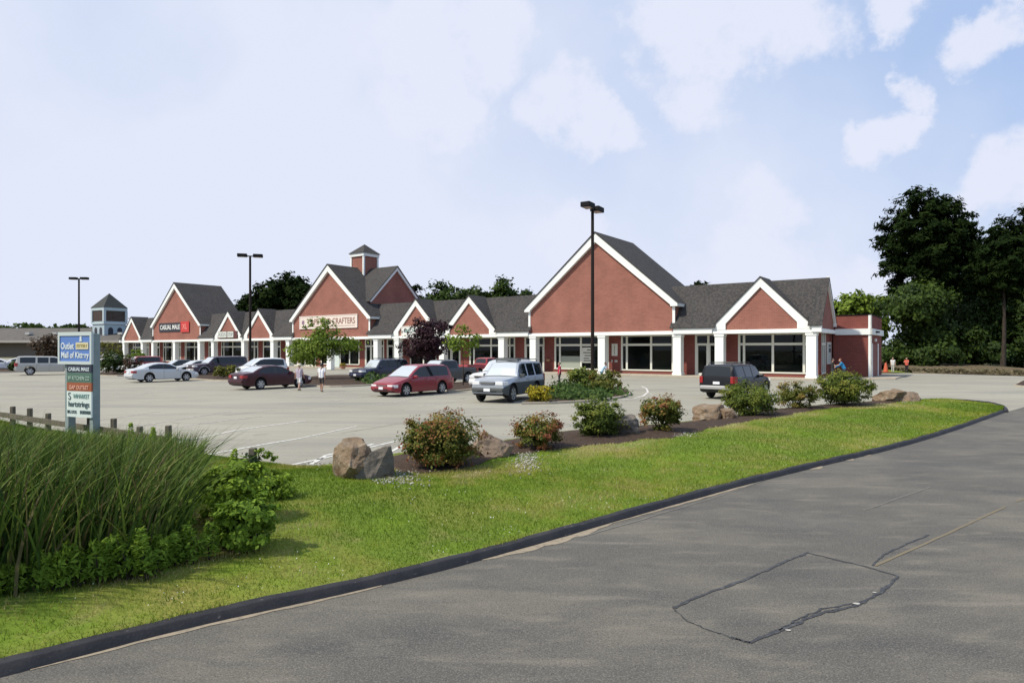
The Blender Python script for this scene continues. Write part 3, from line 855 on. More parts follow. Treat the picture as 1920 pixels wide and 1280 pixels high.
def car(name, kind, label, cat, paint, p_front, p_rear, side, clad=None, rack=None, bumper=None, heading=None, group=None, stretch=1.0, hscale=1.0, rimcol=None, flare=None, spare=False, wscale=1.0, pillars=3):
    """p_front, p_rear: ground spots under the near front and near rear wheels; side = which flank of the car is near (+1 left, -1 right).
    Model frame: nose at x=0 looking to -x, left flank at -y."""
    sp = CAR[kind]
    L, W, wb, fo, r, zb0 = sp['L'], sp['W'], sp['wb'], sp['fo'], sp['r'], sp['zb']
    hw = W / 2
    pf, pr = Vector(p_front[:2]), Vector(p_rear[:2])
    dirv = (pr - pf)
    ang = math.atan2(dirv.y, dirv.x) if heading is None else heading
    ax = Vector((math.cos(ang), math.sin(ang)))         # nose -> tail
    ay = Vector((-ax.y, ax.x))                          # model +y = right flank when looking ... (left flank is -y)
    mid = (pf + pr) / 2 if heading is None else pf + ax * (wb / 2)
    nearflank = mid
    sgn = -1 if side > 0 else 1                         # near flank y sign
    centre = nearflank - ay * sgn * (hw - .14)
    org = centre - ax * (fo + wb / 2)
    root = empty(name, (org.x, org.y, 0), ang)
    root.scale = (stretch, wscale, hscale)
    tag(root, label, cat, group or 'cars parked in the outlet lot')
    axf, axr = fo, fo + wb
    Ra = r + .075
    xs = set(p[0] for p in sp['top'])
    for a, b in sp['wins']: xs |= {a, b}
    xs |= {sp['ws'][0], sp['ws'][1], sp['rw'][0], sp['rw'][1]}
    for dx in sp['doors']: xs |= {dx, dx + .014}
    for xc in (axf, axr):
        for k in range(17): xs.add(xc - Ra * math.cos(math.pi * k / 16))
    for k in range(40): xs.add(L * k / 39)
    xs = sorted(xs); xs = [x for i, x in enumerate(xs) if i == 0 or x - xs[i - 1] > .004]
    def wf(x):
        f = 1 - .13 * max(0, 1 - x / .55) ** 2 - .09 * max(0, 1 - (L - x) / .45) ** 2
        return f
    rings = []
    for x in xs:
        zt = interp(sp['top'], x); zbel = min(interp(sp['belt'], x), zt - .015)
        w = hw * wf(x)
        zb = zb0 + .10 * max(0, 1 - x / .4) ** 2 + .12 * max(0, 1 - (L - x) / .5) ** 2
        for xc in (axf, axr):
            if abs(x - xc) < Ra: zb = max(zb, r + math.sqrt(max(0, Ra * Ra - (x - xc) ** 2)))
        zm = max(zb + .05, .62 * zbel + .38 * zb0); zm = max(zm, min(zbel - .05, r + Ra + .04))
        g = max(0.0, zt - zbel)
        wt = w * .965 - g * sp['tumble'] - (.04 if g > .1 else .02)
        z5 = zbel + min(.035, g * .2); z6 = zt - min(.095, g * .35); z7 = zt - min(.045, g * .18)
        def wz(z): return w * .965 + (wt - w * .965) * (0 if g < .001 else (z - zbel) / g)
        ring = [(0, zb), (w * .90, zb), (w * .975, zb + .03), (w, zm), (w * .975, zbel), (wz(z5), z5), (wz(z6), z6), (wz(z7), z7), (max(.05, wz(z7) - .11), zt), (0, zt + .025)]
        rings.append(ring)
    n = len(rings[0])
    mats = [paint, M['under'], clad or paint, M['trim_dark']]
    body = MB(); gl = {}
    V = []
    for x, ring in zip(xs, rings):
        V += [(x, y, z) for y, z in ring] + [(x, -y, z) for y, z in ring]
    body.v = V
    def vid(i, j, s): return i * 2 * n + j + (n if s < 0 else 0)
    winlists = {}
    for i in range(len(xs) - 1):
        xm = (xs[i] + xs[i + 1]) / 2
        for j in range(n - 1):
            for s in (1, -1):
                q = [vid(i, j, s), vid(i + 1, j, s), vid(i + 1, j + 1, s), vid(i, j + 1, s)]
                if s < 0: q = q[::-1]
                mi = 0; key = None
                zs = [V[k][2] for k in q]
                if j <= 1: mi = 1
                elif j == 2:
                    mi = 2
                elif j == 5:
                    for wi, (a, b) in enumerate(sp['wins']):
                        if a < xm < b and max(zs) - min(zs) > .10: key = ('side_window', wi, s)
                if j == 5 and key is None and sp['wins'][0][0] < xm < sp['wins'][-1][1] and max(zs) - min(zs) > .1: mi = pillars
                if j in (7, 8) and sp['ws'][0] - .10 < xm < sp['ws'][0]: mi = 3
                elif j in (8,):
                    if sp['ws'][0] < xm < sp['ws'][1]: key = ('windshield', 0, 0)
                    if sp['rw'][0] < xm < sp['rw'][1]: key = ('rear_window', 0, 0)
                if 2 <= j <= 4:
                    for dx in sp['doors']:
                        if dx < xm < dx + .014: mi = 3
                    if bumper and (xm < .22 or xm > L - .20) and j == 2: mi = 2
                if key:
                    winlists.setdefault(key, []).append(q)
                else:
                    body.f.append(q); body.m.append(mi)
    for i, flip in ((0, False), (len(xs) - 1, True)):
        loop = [vid(i, j, 1) for j in range(n)] + [vid(i, j, -1) for j in range(n - 1, -1, -1)]
        body.f.append(loop[::-1] if flip else loop); body.m.append(0)
    # weld centre lines
    ob = body.build('body', mats, root, smooth=32)
    bm = bmesh.new(); bm.from_mesh(ob.data); bmesh.ops.remove_doubles(bm, verts=bm.verts[:], dist=.0008)
    bmesh.ops.delete(bm, geom=[v for v in bm.verts if not v.link_faces], context='VERTS')
    bm.to_mesh(ob.data); bm.free(); ob.data.set_sharp_from_angle(angle=R(32))
    for (nm, wi, s), qs in winlists.items():
        w = MB(); used = {}
        for q in qs:
            f = []
            for k in q:
                if k not in used: used[k] = len(w.v); w.v.append(V[k])
                f.append(used[k])
            w.f.append(f); w.m.append(0)
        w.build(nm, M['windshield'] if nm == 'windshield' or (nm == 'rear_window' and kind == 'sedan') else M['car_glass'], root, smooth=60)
    # wheels
    rc = rimcol or M['rim']
    for xc in (axf, axr):
        for s in (-1, 1):
            yo = s * (hw - .03)
            t = MB(); t.lathe([(0, r * .62), (-.01, r * .70), (.0, r * .9), (.03, r * .985), (.06, r), (.17, r), (.2, r * .97), (.22, r * .7), (.2, .05)], (xc, yo, r), (0, -s, 0), 28)
            wo = t.build('wheel', M['tyre'], root, smooth=40)
            rm = MB()
            rm.lathe([(-.012, 0), (-.012, r * .14), (.012, r * .18)], (xc, yo, r), (0, -s, 0), 16)
            rm.lathe([(.012, r * .60), (-.008, r * .66), (-.008, r * .71), (.01, r * .74)], (xc, yo, r), (0, -s, 0), 28)
            for k in range(6):
                a = 2 * math.pi * k / 6
                d1 = Vector((math.cos(a), 0, math.sin(a))); d2 = Vector((-math.sin(a), 0, math.cos(a)))
                c0 = Vector((xc, yo - s * -.0, r))
                vs = []
                for rr_, ww in ((r * .10, r * .11), (r * .66, r * .15)):
                    for sg in (-1, 1):
                        for dep in (-.004, .02):
                            p = c0 + d1 * rr_ + d2 * ww * sg; vs.append((p.x, p.y + (-s) * dep, p.z))
                rm.add(vs, [(0, 2, 6, 4), (1, 5, 7, 3), (0, 4, 5, 1), (2, 3, 7, 6), (4, 6, 7, 5), (0, 1, 3, 2)])
            rm.build('rim', rc, wo)
            dk = MB(); dk.lathe([(.022, 0), (.022, r * .62)], (xc, yo, r), (0, -s, 0), 20); dk.build('hub_shadow_plate', M['under'], wo)
    # lamps, grille, plates, mirrors, handles
    zf = interp(sp['top'], .05)
    zh = zf - .13
    wf0 = hw * wf(.06)
    for s in (-1, 1):
        mb = MB(); mb.prism([(-.02, s * (wf0 - .42)), (-.02, s * (wf0 - .06)), (.10, s * (wf0 + .022)), (.30, s * (hw * wf(.3) + .012)), (.30, s * (wf0 - .30)), (.05, s * (wf0 - .42))], zh - .075, zh + .075, axis='z')
        mb.build('headlight', M['lamp_clear'], root, bevel=.015)
        zl = interp(sp['belt'], L - .15)
        tall = kind in ('suv', 'long_suv', 'minivan', 'pickup')
        z0, z1 = (zl - .28, zl + .06) if tall else (zl - .20, zl - .03)
        wl = .17 if tall else .34
        wr0 = hw * wf(L - .02)
        mb = MB(); mb.prism([(L - .26, s * (hw * wf(L - .26) + .010)), (L - .04, s * (wr0 + .022)), (L + .02, s * (wr0 - .05)), (L + .02, s * (wr0 - wl)), (L - .2, s * (wr0 - wl))], z0, z1, axis='z')
        mb.build('taillight', M['lamp_red'], root, bevel=.012)
        mb = MB(); xm_ = sp['wins'][0][0] + .12; zm_ = interp(sp['belt'], xm_) + .08
        mb.prism([(xm_ - .10, s * (hw - .06)), (xm_ - .06, s * (hw + .17)), (xm_ + .06, s * (hw + .17)), (xm_ + .08, s * (hw - .06))], zm_ - .07, zm_ + .07, axis='z')
        mb.build('mirror', clad or paint, root, bevel=.025)
        for dx in sp['doors'][1:3]:
            zz = interp(sp['belt'], dx) - .10
            mb = MB(); mb.box(dx - .24, dx - .06, s * hw * .985 - .02, s * hw * .985 + .025, zz - .02, zz + .02); mb.build('door_handle', paint, root)
    mb = MB(); mb.box(-.025, .10, -wf0 + .46, wf0 - .46, zh - .07, zh + .05); g = mb.build('grille', M['trim_dark'], root, bevel=.02)
    mb = MB()
    for q in range(2): mb.box(-.04, .02, -wf0 + .48, wf0 - .48, zh - .045 + q * .05, zh - .03 + q * .05)
    mb.build('grille_bar', M['chrome'], g)
    for x0, x1, w0, bz in ((-.07, .12, wf0, zb0 + .16), (L - .12, L + .07, hw * wf(L - .02), zb0 + .20)):
        mb = MB(); mb.box(x0, x1, -w0 + .03, w0 - .03, bz, bz + .20); mb.build('bumper', bumper or paint, root, bevel=.05)
    mb = MB(); mb.box(-.076, -.04, -wf0 + .35, wf0 - .35, zb0 + .165, zb0 + .225); mb.build('air_intake', M['under'], root)
    mb = MB(); mb.box(-.085, -.06, -.16, .16, zb0 + .20, zb0 + .33); mb.build('number_plate', M['plate'], root)
    zpl = .62 if kind == 'sedan' else .72
    mb = MB(); mb.box(L + .0, L + .03, -.16, .16, zpl + .05, zpl + .18); mb.build('number_plate', M['plate'], root)
    if rack:
        mb = MB(); zt = interp(sp['top'], 2.8)
        for s in (-1, 1):
            mb.tube([(2.0, s * (hw * .62), zt - .02), (2.15, s * (hw * .62), zt + .09), (4.1, s * (hw * .62), zt + .09), (4.25, s * (hw * .62), zt - .02)], .022, 6)
        for x in (2.3, 3.0, 3.8): mb.tube([(x, -hw * .62, zt + .085), (x, hw * .62, zt + .085)], .02, 6)
        if rack == 'big':
            mb.box(1.92, 2.35, -hw * .62, hw * .62, zt + .03, zt + .12)
        mb.build('roof_rack', M['trim_dark'] if rack != 'big' else plain('rack_grey', (.10, .11, .11), .5), root)
    if kind == 'pickup':
        mb = MB(); mb.box(3.66, 5.38, -hw + .16, hw - .16, 1.199, 1.212); mb.build('bed_floor', M['under'], root)
    if flare:
        mb = MB()
        for xc in (axf, axr):
            for s in (-1, 1):
                pts_o = [(xc + (Ra + .07) * math.cos(a), r + (Ra + .07) * math.sin(a)) for a in np.linspace(.05, math.pi - .05, 14)]
                pts_i = [(xc + Ra * math.cos(a), r + Ra * math.sin(a)) for a in np.linspace(.05, math.pi - .05, 14)]
                for q in range(13):
                    y0 = s * (hw * .95); y1 = s * (hw + .03)
                    mb.prism([pts_i[q], pts_o[q], pts_o[q + 1], pts_i[q + 1]], min(y0, y1), max(y0, y1))
        mb.build('wheel_arch', flare, root)
    return root

def paint(name, col, metal=.0, rough=.35):
    return plain(name, col, rough, metal, .5, coat=.45)

P_red = paint('wine_red_paint', (.235, .016, .026)); P_silver = paint('silver_blue_paint', (.36, .39, .43), .25)
P_navy = paint('navy_paint', (.012, .016, .045)); P_maroon = plain('maroon_paint', (.040, .005, .010), .3, spec=.4, coat=.15)
P_white = paint('white_paint', (.70, .71, .71)); P_pearl = paint('pale_silver_paint', (.52, .54, .54), .1); P_champ = paint('champagne_paint', (.40, .39, .35), .2)
P_black = plain('black_paint', (.006, .006, .007), .3, spec=.35); P_plum = paint('dark_plum_paint', (.035, .015, .028)); P_dgreen = paint('dark_green_paint', (.012, .022, .018))
P_grey = paint('charcoal_paint', (.045, .047, .05)); P_bright = paint('bright_red_paint', (.30, .020, .022))
CLAD = plain('grey_cladding', (.060, .068, .066), .6); SILV = plain('silver_bumper', (.33, .33, .32), .4)

HD = math.atan2(.809, .587)           # nose-to-tail direction of the cars that face the lot aisle
def hd(deg): return R(deg)
car('minivan', 'minivan', 'wine red minivan parked nose out in front of the dark pickup', 'minivan', P_red, at(759, 743), at(829, 735), +1, heading=hd(55), stretch=1.02)
car('sport_utility', 'suv', 'silver blue sport utility with roof rack beside the yellow shrub', 'suv', P_silver, at(957, 754), at(1010, 745), +1, clad=CLAD, bumper=CLAD, rack='big', heading=hd(63), hscale=1.10, wscale=1.06, pillars=0)
car('sport_utility', 'suv', 'navy blue sport utility facing out left of the wine red minivan', 'suv', P_navy, at(695, 716), at(745, 710), +1, heading=hd(50), rack='y', stretch=1.05)
car('sedan', 'sedan', 'maroon sedan seen from behind beside the couple on foot', 'car', P_maroon, at(561, 726), at(499, 728), -1, heading=hd(233), stretch=1.04, hscale=1.05)
car('sedan', 'sedan', 'pale silver sedan with its tail to the lot left of the plum sport utility', 'car', P_pearl, at(349, 714), at(283, 716.5), -1, heading=hd(230), stretch=1.02, hscale=1.04)
car('large_wagon', 'long_suv', 'long champagne sport utility half hidden behind the blue roadside sign', 'suv', P_champ, at(131, 702), at(77, 706), -1, heading=hd(214), pillars=0)
car('sport_utility', 'suv', 'black sport utility with roof rails driving past the right storefront', 'suv', P_black, at(1431, 741.5), at(1390, 750), -1, bumper=SILV, rack='y', heading=hd(229), stretch=1.12, wscale=1.08)
car('sport_utility', 'long_suv', 'dark plum sport utility with silver wheel arches beside the clipped round shrubs', 'suv', P_plum, at(382, 704), at(440, 699), +1, heading=hd(48), bumper=SILV, flare=SILV)
car('sedan', 'sedan', 'silver hooded car between the plum sport utility and the dark green car', 'car', P_pearl, at(345, 702), at(395, 697), +1, heading=hd(50), stretch=1.05)
car('sedan', 'sedan', 'dark green car with bright windshield behind the pale silver sedan', 'car', P_dgreen, at(315, 699), at(365, 695), +1, heading=hd(50))
car('sport_utility', 'suv', 'red sport utility behind the tail of the pale silver sedan', 'suv', P_bright, at(240, 697), at(280, 694), +1, heading=hd(50))
car('minivan', 'minivan', 'white van partly hidden behind the maroon sedan and middle lamp post', 'minivan', P_white, at(465, 709), at(525, 703.5), +1, heading=hd(48), hscale=1.05)
car('pickup_truck', 'pickup', 'charcoal pickup truck with open bed behind the wine red minivan', 'pickup truck', P_grey, at(810, 721.3), at(876, 718), +1, heading=hd(47), hscale=.98)
car('pickup_truck', 'pickup', 'bright red pickup truck between the charcoal pickup and the silver blue sport utility', 'pickup truck', P_bright, at(952, 707), at(905, 712), -1, heading=hd(222), hscale=1.0)
car('sport_utility', 'suv', 'white sport utility mostly hidden behind the silver blue one', 'suv', P_white, at(935, 735), at(985, 729), +1, heading=hd(53), rack='y', hscale=1.08)
car('sedan', 'sedan', 'white car at the far left edge of the lot', 'car', P_white, at(22, 693), at(-20, 695), -1, heading=hd(212))
car('sedan', 'sedan', 'white car behind the champagne sport utility under the red brown shrub', 'car', P_white, at(68, 690), at(32, 692), -1, heading=hd(212))
car('sedan', 'sedan', 'white car just right of the blue roadside sign behind the rose bushes', 'car', P_white, at(172, 694), at(212, 690.5), +1, heading=hd(50))

# ------------------------------------------------------------------ people
skin = plain('skin', (.42, .25, .18), .6); skin2 = plain('skin_tanned', (.34, .19, .13), .6); hairm = plain('dark_hair', (.02, .014, .010), .6); greyhair = plain('fair_hair', (.42, .36, .26), .6)
shoe = plain('shoe_leather', (.10, .075, .05), .6)
def cloth(name, c): return plain(name, c, .85, noise=.08, nscale=12)

def person(label, pos, face, top, bottom, h=1.70, hair=None, shorts=False, long_sleeve=False, step=.0, arms=(0, 0), bend=0.0, hat=None, elbow=(.15, .15), skinm=None, shoes=None, group=None, hands_in=False):
    """face: direction looked at (radians, world). Frame: +x forward, +y left. arms: forward swing angle of left and right upper arm."""
    root = empty('person', pos, face)
    tag(root, label, 'person', group)
    k = h / 1.70
    sk = skinm or skin
    hip = Vector((0, 0, .90)); 
    fw = Vector((math.sin(bend), 0, math.cos(bend)))        # torso direction
    perp = Vector((math.cos(bend), 0, -math.sin(bend)))
    chest = hip + fw * .34; neck = hip + fw * .54; headc = neck + (fw * .6 + Vector((0, 0, .4))).normalized() * .17 + perp * .02
    caps = []
    def cap(a, ra, b, rb, lab): caps.append((Vector(a), ra, Vector(b), rb, lab))
    for s in (-1, 1):
        y = Vector((0, s, 0))
        cap(hip + y * .06, .125, chest + y * .075, .115, 'top')
        cap(chest + y * .08, .11, neck + y * .10 - fw * .06, .075, 'top')
        cap(hip + y * .07 - Vector((0, 0, .02)), .125, hip + y * .06 - Vector((0, 0, .06)), .12, 'bottom')
        st = step * s
        hipj = hip + y * .085 + Vector((0, 0, -.05))
        knee = hipj + Vector((math.sin(st) * .42 + (.03 if st else 0), 0, -math.cos(st) * .42))
        lean = st - (.25 if st < 0 else -.02)
        ankle = knee + Vector((math.sin(lean) * .40, 0, -math.cos(lean) * .40))
        ankle.z = max(ankle.z, .075)
        cap(hipj, .098, hipj.lerp(knee, .75), .075, 'bottom')
        cap(hipj.lerp(knee, .75), .066, knee, .056, 'skin' if shorts else 'bottom')
        cap(knee, .055, knee.lerp(ankle, .35), .054, 'skin' if shorts else 'bottom'); cap(knee.lerp(ankle, .35), .054, ankle, .036, 'skin' if shorts else 'bottom')
        cap(ankle + Vector((-.02, 0, -.03)), .042, ankle + Vector((.15, s * .02, -.045)), .032, 'shoe')
        sh = neck + y * .185 - fw * .05
        sw = arms[0] if s > 0 else arms[1]; el = elbow[0] if s > 0 else elbow[1]
        ud = Vector((math.sin(sw), s * .14, -math.cos(sw))).normalized()
        elb = sh + ud * .28
        fd = Vector((math.sin(sw + el), s * (.02 - .35 * (el > 1)), -math.cos(sw + el))).normalized()
        wr = elb + fd * .25
        cap(sh, .058, sh.lerp(elb, .55), .05, 'top'); cap(sh.lerp(elb, .55), .046, elb, .04, 'top' if long_sleeve else 'skin')
        cap(elb, .04, wr, .028, 'top' if long_sleeve else 'skin')
        palm = wr + fd * .075
        sidev = fd.cross(Vector((0, 1, 0))).normalized() if abs(fd.y) < .9 else Vector((1, 0, 0))
        cap(wr + fd * .02, .026, palm - sidev * .016, .022, 'skin'); cap(wr + fd * .02, .026, palm + sidev * .016, .022, 'skin')
        inw = Vector((0, -s, 0))
        for q, ln in enumerate((.066, .078, .074, .056)):
            b0 = palm + sidev * (.030 - .020 * q) + fd * .008
            b1 = b0 + (fd * .85 + inw * .25).normalized() * ln * .55; b2 = b1 + (fd * .6 + inw * .6).normalized() * ln * .45
            cap(b0, .0095, b1, .009, 'skin'); cap(b1, .009, b2, .008, 'skin')
        t0 = wr + fd * .035 + sidev * .024
        cap(t0, .0115, t0 + (fd * .5 + sidev * .7 + inw * .3).normalized() * .05, .0095, 'skin')
    cap(neck - fw * .04, .058, neck + fw * .06, .052, 'skin')
    cap(headc + Vector((-.018, 0, .03)), .094, headc + Vector((.018, 0, -.03)), .078, 'skin')
    cap(headc + Vector((.03, 0, -.06)), .06, headc + Vector((.045, 0, -.085)), .042, 'skin')
    cap(headc + Vector((.088, 0, .012)), .011, headc + Vector((.106, 0, -.018)), .015, 'skin')
    for s in (-1, 1): cap(headc + Vector((-.005, s * .088, .01)), .016, headc + Vector((-.008, s * .09, -.025)), .012, 'skin')
    bm = bmesh.new()
    for a, ra, b, rb, lab in caps:
        seg = 8 if ra < .02 else 12
        tmp = bmesh.new()
        for p, rr_ in ((a, ra), (b, rb)):
            bmesh.ops.create_icosphere(tmp, subdivisions=1 if ra < .02 else 2, radius=rr_, matrix=Matrix.Translation(p))
        bmesh.ops.convex_hull(tmp, input=tmp.verts[:])
        bmesh.ops.delete(tmp, geom=[v for v in tmp.verts if not v.link_faces], context='VERTS')
        me_t = bpy.data.meshes.new('t'); tmp.to_mesh(me_t); tmp.free(); bm.from_mesh(me_t); bpy.data.meshes.remove(me_t)
    me0 = bpy.data.meshes.new('t'); bm.to_mesh(me0); bm.free()
    to = bpy.data.objects.new('t', me0); C.objects.link(to)
    md = to.modifiers.new('r', 'REMESH'); md.mode = 'VOXEL'; md.voxel_size = .0105
    ms = to.modifiers.new('s', 'SMOOTH'); ms.iterations = 2; ms.factor = .4
    bpy.context.view_layer.update()
    me = bpy.data.meshes.new_from_object(to.evaluated_get(bpy.context.evaluated_depsgraph_get()))
    bpy.data.objects.remove(to); bpy.data.meshes.remove(me0)
    mats = {'skin': 0, 'top': 1, 'bottom': 2, 'shoe': 3}
    me.materials.clear()
    for mt in (sk, top, bottom, shoes or shoe): me.materials.append(mt)
    nf = len(me.polygons)
    cen = np.empty(nf * 3, np.float32); me.polygons.foreach_get('center', cen); cen = cen.reshape(-1, 3)
    best = np.full(nf, 1e9); lab_i = np.zeros(nf, np.int32)
    for a, ra, b, rb, lab in caps:
        a_, b_ = np.array(a), np.array(b); ab = b_ - a_
        t = np.clip(((cen - a_) @ ab) / (ab @ ab + 1e-12), 0, 1)
        dd = np.linalg.norm(cen - a_ - t[:, None] * ab, axis=1) - (ra + (rb - ra) * t)
        if lab == 'top': dd = dd - .006
        m_ = dd < best; best[m_] = dd[m_]; lab_i[m_] = mats[lab]
    me.polygons.foreach_set('material_index', lab_i)
    me.polygons.foreach_set('use_smooth', np.ones(nf, bool))
    me.transform(Matrix.Scale(k, 4))
    me.update()
    link('body', me, root)
    # hair, eyes, hat
    hb = bmesh.new(); bmesh.ops.create_icosphere(hb, subdivisions=3, radius=1.0)
    keep = [v for v in hb.verts if not (v.co.x > .25 and v.co.z < .45) and v.co.z > -.75]
    bmesh.ops.delete(hb, geom=[v for v in hb.verts if v not in set(keep)], context='VERTS')
    for v in hb.verts:
        v.co = (Vector((v.co.x * .108, v.co.y * .099, v.co.z * .105)) * (1 + .03 * math.sin(v.co.z * 40 + v.co.y * 31)) + headc + Vector((-.012, 0, .035))) * k
    mh = bpy.data.meshes.new('hair'); hb.to_mesh(mh); hb.free(); mh.materials.append(hair or hairm); mh.shade_smooth(); link('hair', mh, root)
    eb = MB()
    for s in (-1, 1):
        p = (headc + Vector((.083, s * .033, .018))) * k
        eb.lathe([(-.006, .001), (-.003, .010), (.003, .010), (.006, .001)], p, (1, 0, 0), 8)
    eb.build('eyes', hairm, root)
    mo = MB(); p = (headc + Vector((.092, 0, -.055))) * k; mo.box(p.x - .004, p.x + .006, -.022, .022, p.z - .004, p.z + .004); mo.build('mouth', plain('lips', (.30, .11, .10), .6), root)
    if hat:
        hm = MB(); c = (headc + Vector((-.01, 0, .07))) * k
        hm.lathe([(-.01, .17), (.0, .165), (.005, .112), (.05, .106), (.09, .07), (.10, .0)], c, (0, 0, 1), 18); hm.build('hat', hat, root, smooth=50)
    return root

def look(u, v, au, av):
    """heading from one ground spot to another"""
    a, b = at(u, v), at(au, av); return math.atan2(b.y - a.y, b.x - a.x)

person('woman in lavender top and white shorts walking beside the maroon sedan', at(561, 732), R(80), cloth('lavender_cotton', (.42, .36, .42)), cloth('white_cotton', (.70, .70, .70)), h=1.60, hair=greyhair, shorts=True, step=.28, arms=(-.25, .3), hat=plain('straw_hat', (.62, .58, .45), .8))
person('man in white T-shirt and dark shorts walking away near the green tree', at(603, 734), R(88), cloth('white_tshirt', (.74, .74, .75)), cloth('charcoal_shorts', (.055, .045, .04)), h=1.66, shorts=True, step=.18, arms=(.15, -.2), skinm=skin2)
person('woman in crimson top and dark trousers standing by the silver blue sport utility', at(1049, 721.5), R(190), cloth('crimson_knit', (.40, .012, .055)), cloth('black_trousers', (.015, .015, .018)), h=1.60, long_sleeve=False, step=.06, arms=(.1, .05))
person('dark haired person in pale blue shirt behind the shrub at the main lamp post', at(1128, 718), R(-10), cloth('pale_blue_shirt', (.42, .56, .68)), cloth('teal_trousers', (.06, .15, .17)), h=1.62, bend=.5, arms=(.9, .8), elbow=(.3, .3))
person('person in black top and white trousers beside the right corner column', at(1543, 709), R(200), cloth('black_top', (.013, .013, .015)), cloth('white_trousers', (.70, .70, .70)), h=1.66, arms=(.05, .05))
person('person in black T-shirt with folded forearms by the notice board', at(1561, 713), R(-20), cloth('black_tshirt', (.014, .015, .014)), cloth('navy_jeans', (.03, .035, .06)), h=1.78, arms=(.55, .55), elbow=(1.25, 1.25), skinm=skin)
person('person in bright blue jacket bending forward by the notice board', at(1583, 712.5), R(165), cloth('bright_blue_jacket', (.015, .20, .42)), cloth('dark_blue_jeans', (.03, .045, .09)), h=1.82, bend=.45, arms=(.7, .5), elbow=(.6, .6), long_sleeve=True, hair=plain('reddish_hair', (.20, .06, .03), .6))
person('person all in white standing by the pale shed', at(1674, 698), R(250), cloth('white_blouse', (.66, .66, .64)), cloth('cream_trousers', (.58, .57, .52)), h=1.66, arms=(.1, .1))
person('person in orange red top and black trousers standing before the trees', at(1700, 699), R(215), cloth('orange_red_top', (.55, .10, .06)), cloth('black_slacks', (.012, .012, .014)), h=1.66, arms=(.5, .5), elbow=(1.3, 1.3))
# ------------------------------------------------------------------ foliage
def unit(n):
    v = rng.normal(size=(n, 3)); return v / np.linalg.norm(v, axis=1)[:, None]

def leaf_quads(P, Nn, size, aspect=1.7, up=0.0, jitter=.35):
    """rhombic leaves at P with rough normals Nn"""
    n = len(P)
    nr = Nn + rng.normal(size=(n, 3)) * .55; nr[:, 2] += up; nr /= np.linalg.norm(nr, axis=1)[:, None]
    t = np.cross(nr, unit(n)); t /= np.linalg.norm(t, axis=1)[:, None] + 1e-9
    b = np.cross(nr, t)
    s = size * (1 + jitter * rng.uniform(-1, 1, n))[:, None]
    a = aspect
    V = np.stack([P - t * s * a * .5, P + b * s * .5 + nr * s * .08, P + t * s * a * .5, P - b * s * .5 + nr * s * .08], 1).reshape(-1, 3)
    return V, np.arange(4 * n).reshape(n, 4)

def clump_points(blobs, n, clumps, spread, shell=.35):
    """points gathered in clumps spread through ellipsoids; blobs [(c, r)]; returns points, outward directions, relative radius, clump id"""
    vol = np.array([b[1][0] * b[1][1] * b[1][2] for b in blobs]) ** .67; vol /= vol.sum()
    bi = rng.choice(len(blobs), clumps, p=vol)
    u = unit(clumps); rad = rng.uniform(shell, 1.0, clumps) ** .55
    Cc = np.array([b[0] for b in blobs], float)[bi]; Rr = np.array([b[1] for b in blobs], float)[bi]
    cp = Cc + u * Rr * rad[:, None]
    ci = rng.integers(0, clumps, n)
    sp = spread * Rr[ci].mean(1)[:, None]
    off = rng.normal(size=(n, 3)) * sp * np.array([1, 1, .62])
    P = cp[ci] + off
    out = P - Cc[ci]; out /= np.linalg.norm(out, axis=1)[:, None] + 1e-9
    rel = np.linalg.norm((P - Cc[ci]) / Rr[ci], axis=1)
    return P, out, rel, ci, cp

def foliage(name, blobs, n, clumps, spread, leaf, mat, parent, aspect=1.7, up=.35, shell=.35, tonef=None, zmin=None, tone_amp=.22):
    P, out, rel, ci, cp = clump_points(blobs, n, clumps, spread, shell)
    if zmin is not None:
        k = P[:, 2] > zmin; P, out, rel, ci = P[k], out[k], rel[k], ci[k]
    ct = rng.uniform(0, 1, clumps)[ci]
    tone = .5 + tone_amp * (ct - .5) * 2 + rng.uniform(-.18, .18, len(P))
    if tonef is not None: tone = tonef(tone, P, rel, ct)
    V, Fq = leaf_quads(P, out, leaf, aspect, up)
    return np_mesh(name, V, Fq, mat, np.clip(tone, 0, 1), parent), cp

bark = layered('bark', (.055, .042, .032), [(8, (1, 1, .3), .4, .65, (.025, .02, .016), 4, .8)], .95, bump=(20, .8, .03))

def tree(label, base, height, trunk_r, blobs, n, clumps, spread, leaf, mat, name='tree', group=None, lean=(0, 0), limbs=9, aspect=1.6, tonef=None, up=.3, shell=.3, fork=.35):
    """blobs relative to base"""
    o = empty(name, base); tag(o, label, 'tree', group)
    f, cp = foliage('crown', blobs, n, clumps, spread, leaf, mat, o, aspect, up, shell, tonef)
    mb = MB()
    top = height * .82
    pts = [(lean[0] * t + .12 * trunk_r * 4 * math.sin(t * 5), lean[1] * t + .1 * trunk_r * 4 * math.cos(t * 4) - .1 * trunk_r * 4, -.1 + t * top) for t in np.linspace(0, 1, 7)]
    mb.tube(pts, [trunk_r * 1.35] + [trunk_r * (1 - .78 * t) for t in np.linspace(.1, 1, 6)], 9)
    sel = cp[np.argsort(-np.linalg.norm(cp[:, :2], axis=1))][::max(1, len(cp) // (limbs * 2))][:limbs * 2]
    for c in sel:
        zt = max(fork * height, min(top, c[2] - .35 * math.hypot(c[0], c[1])))
        t = zt / top
        p0 = Vector((lean[0] * t, lean[1] * t, zt)); p2 = Vector(c)
        p1 = p0.lerp(p2, .5) + Vector((0, 0, .06 * height * random.uniform(-.5, 1)))
        r0 = trunk_r * (1 - .78 * min(1, t)) * .5
        mb.tube([p0, p1, p2], [r0, r0 * .6, r0 * .15], 6, cap=False)
    mb.build('trunk', bark, o, smooth=50)
    return o

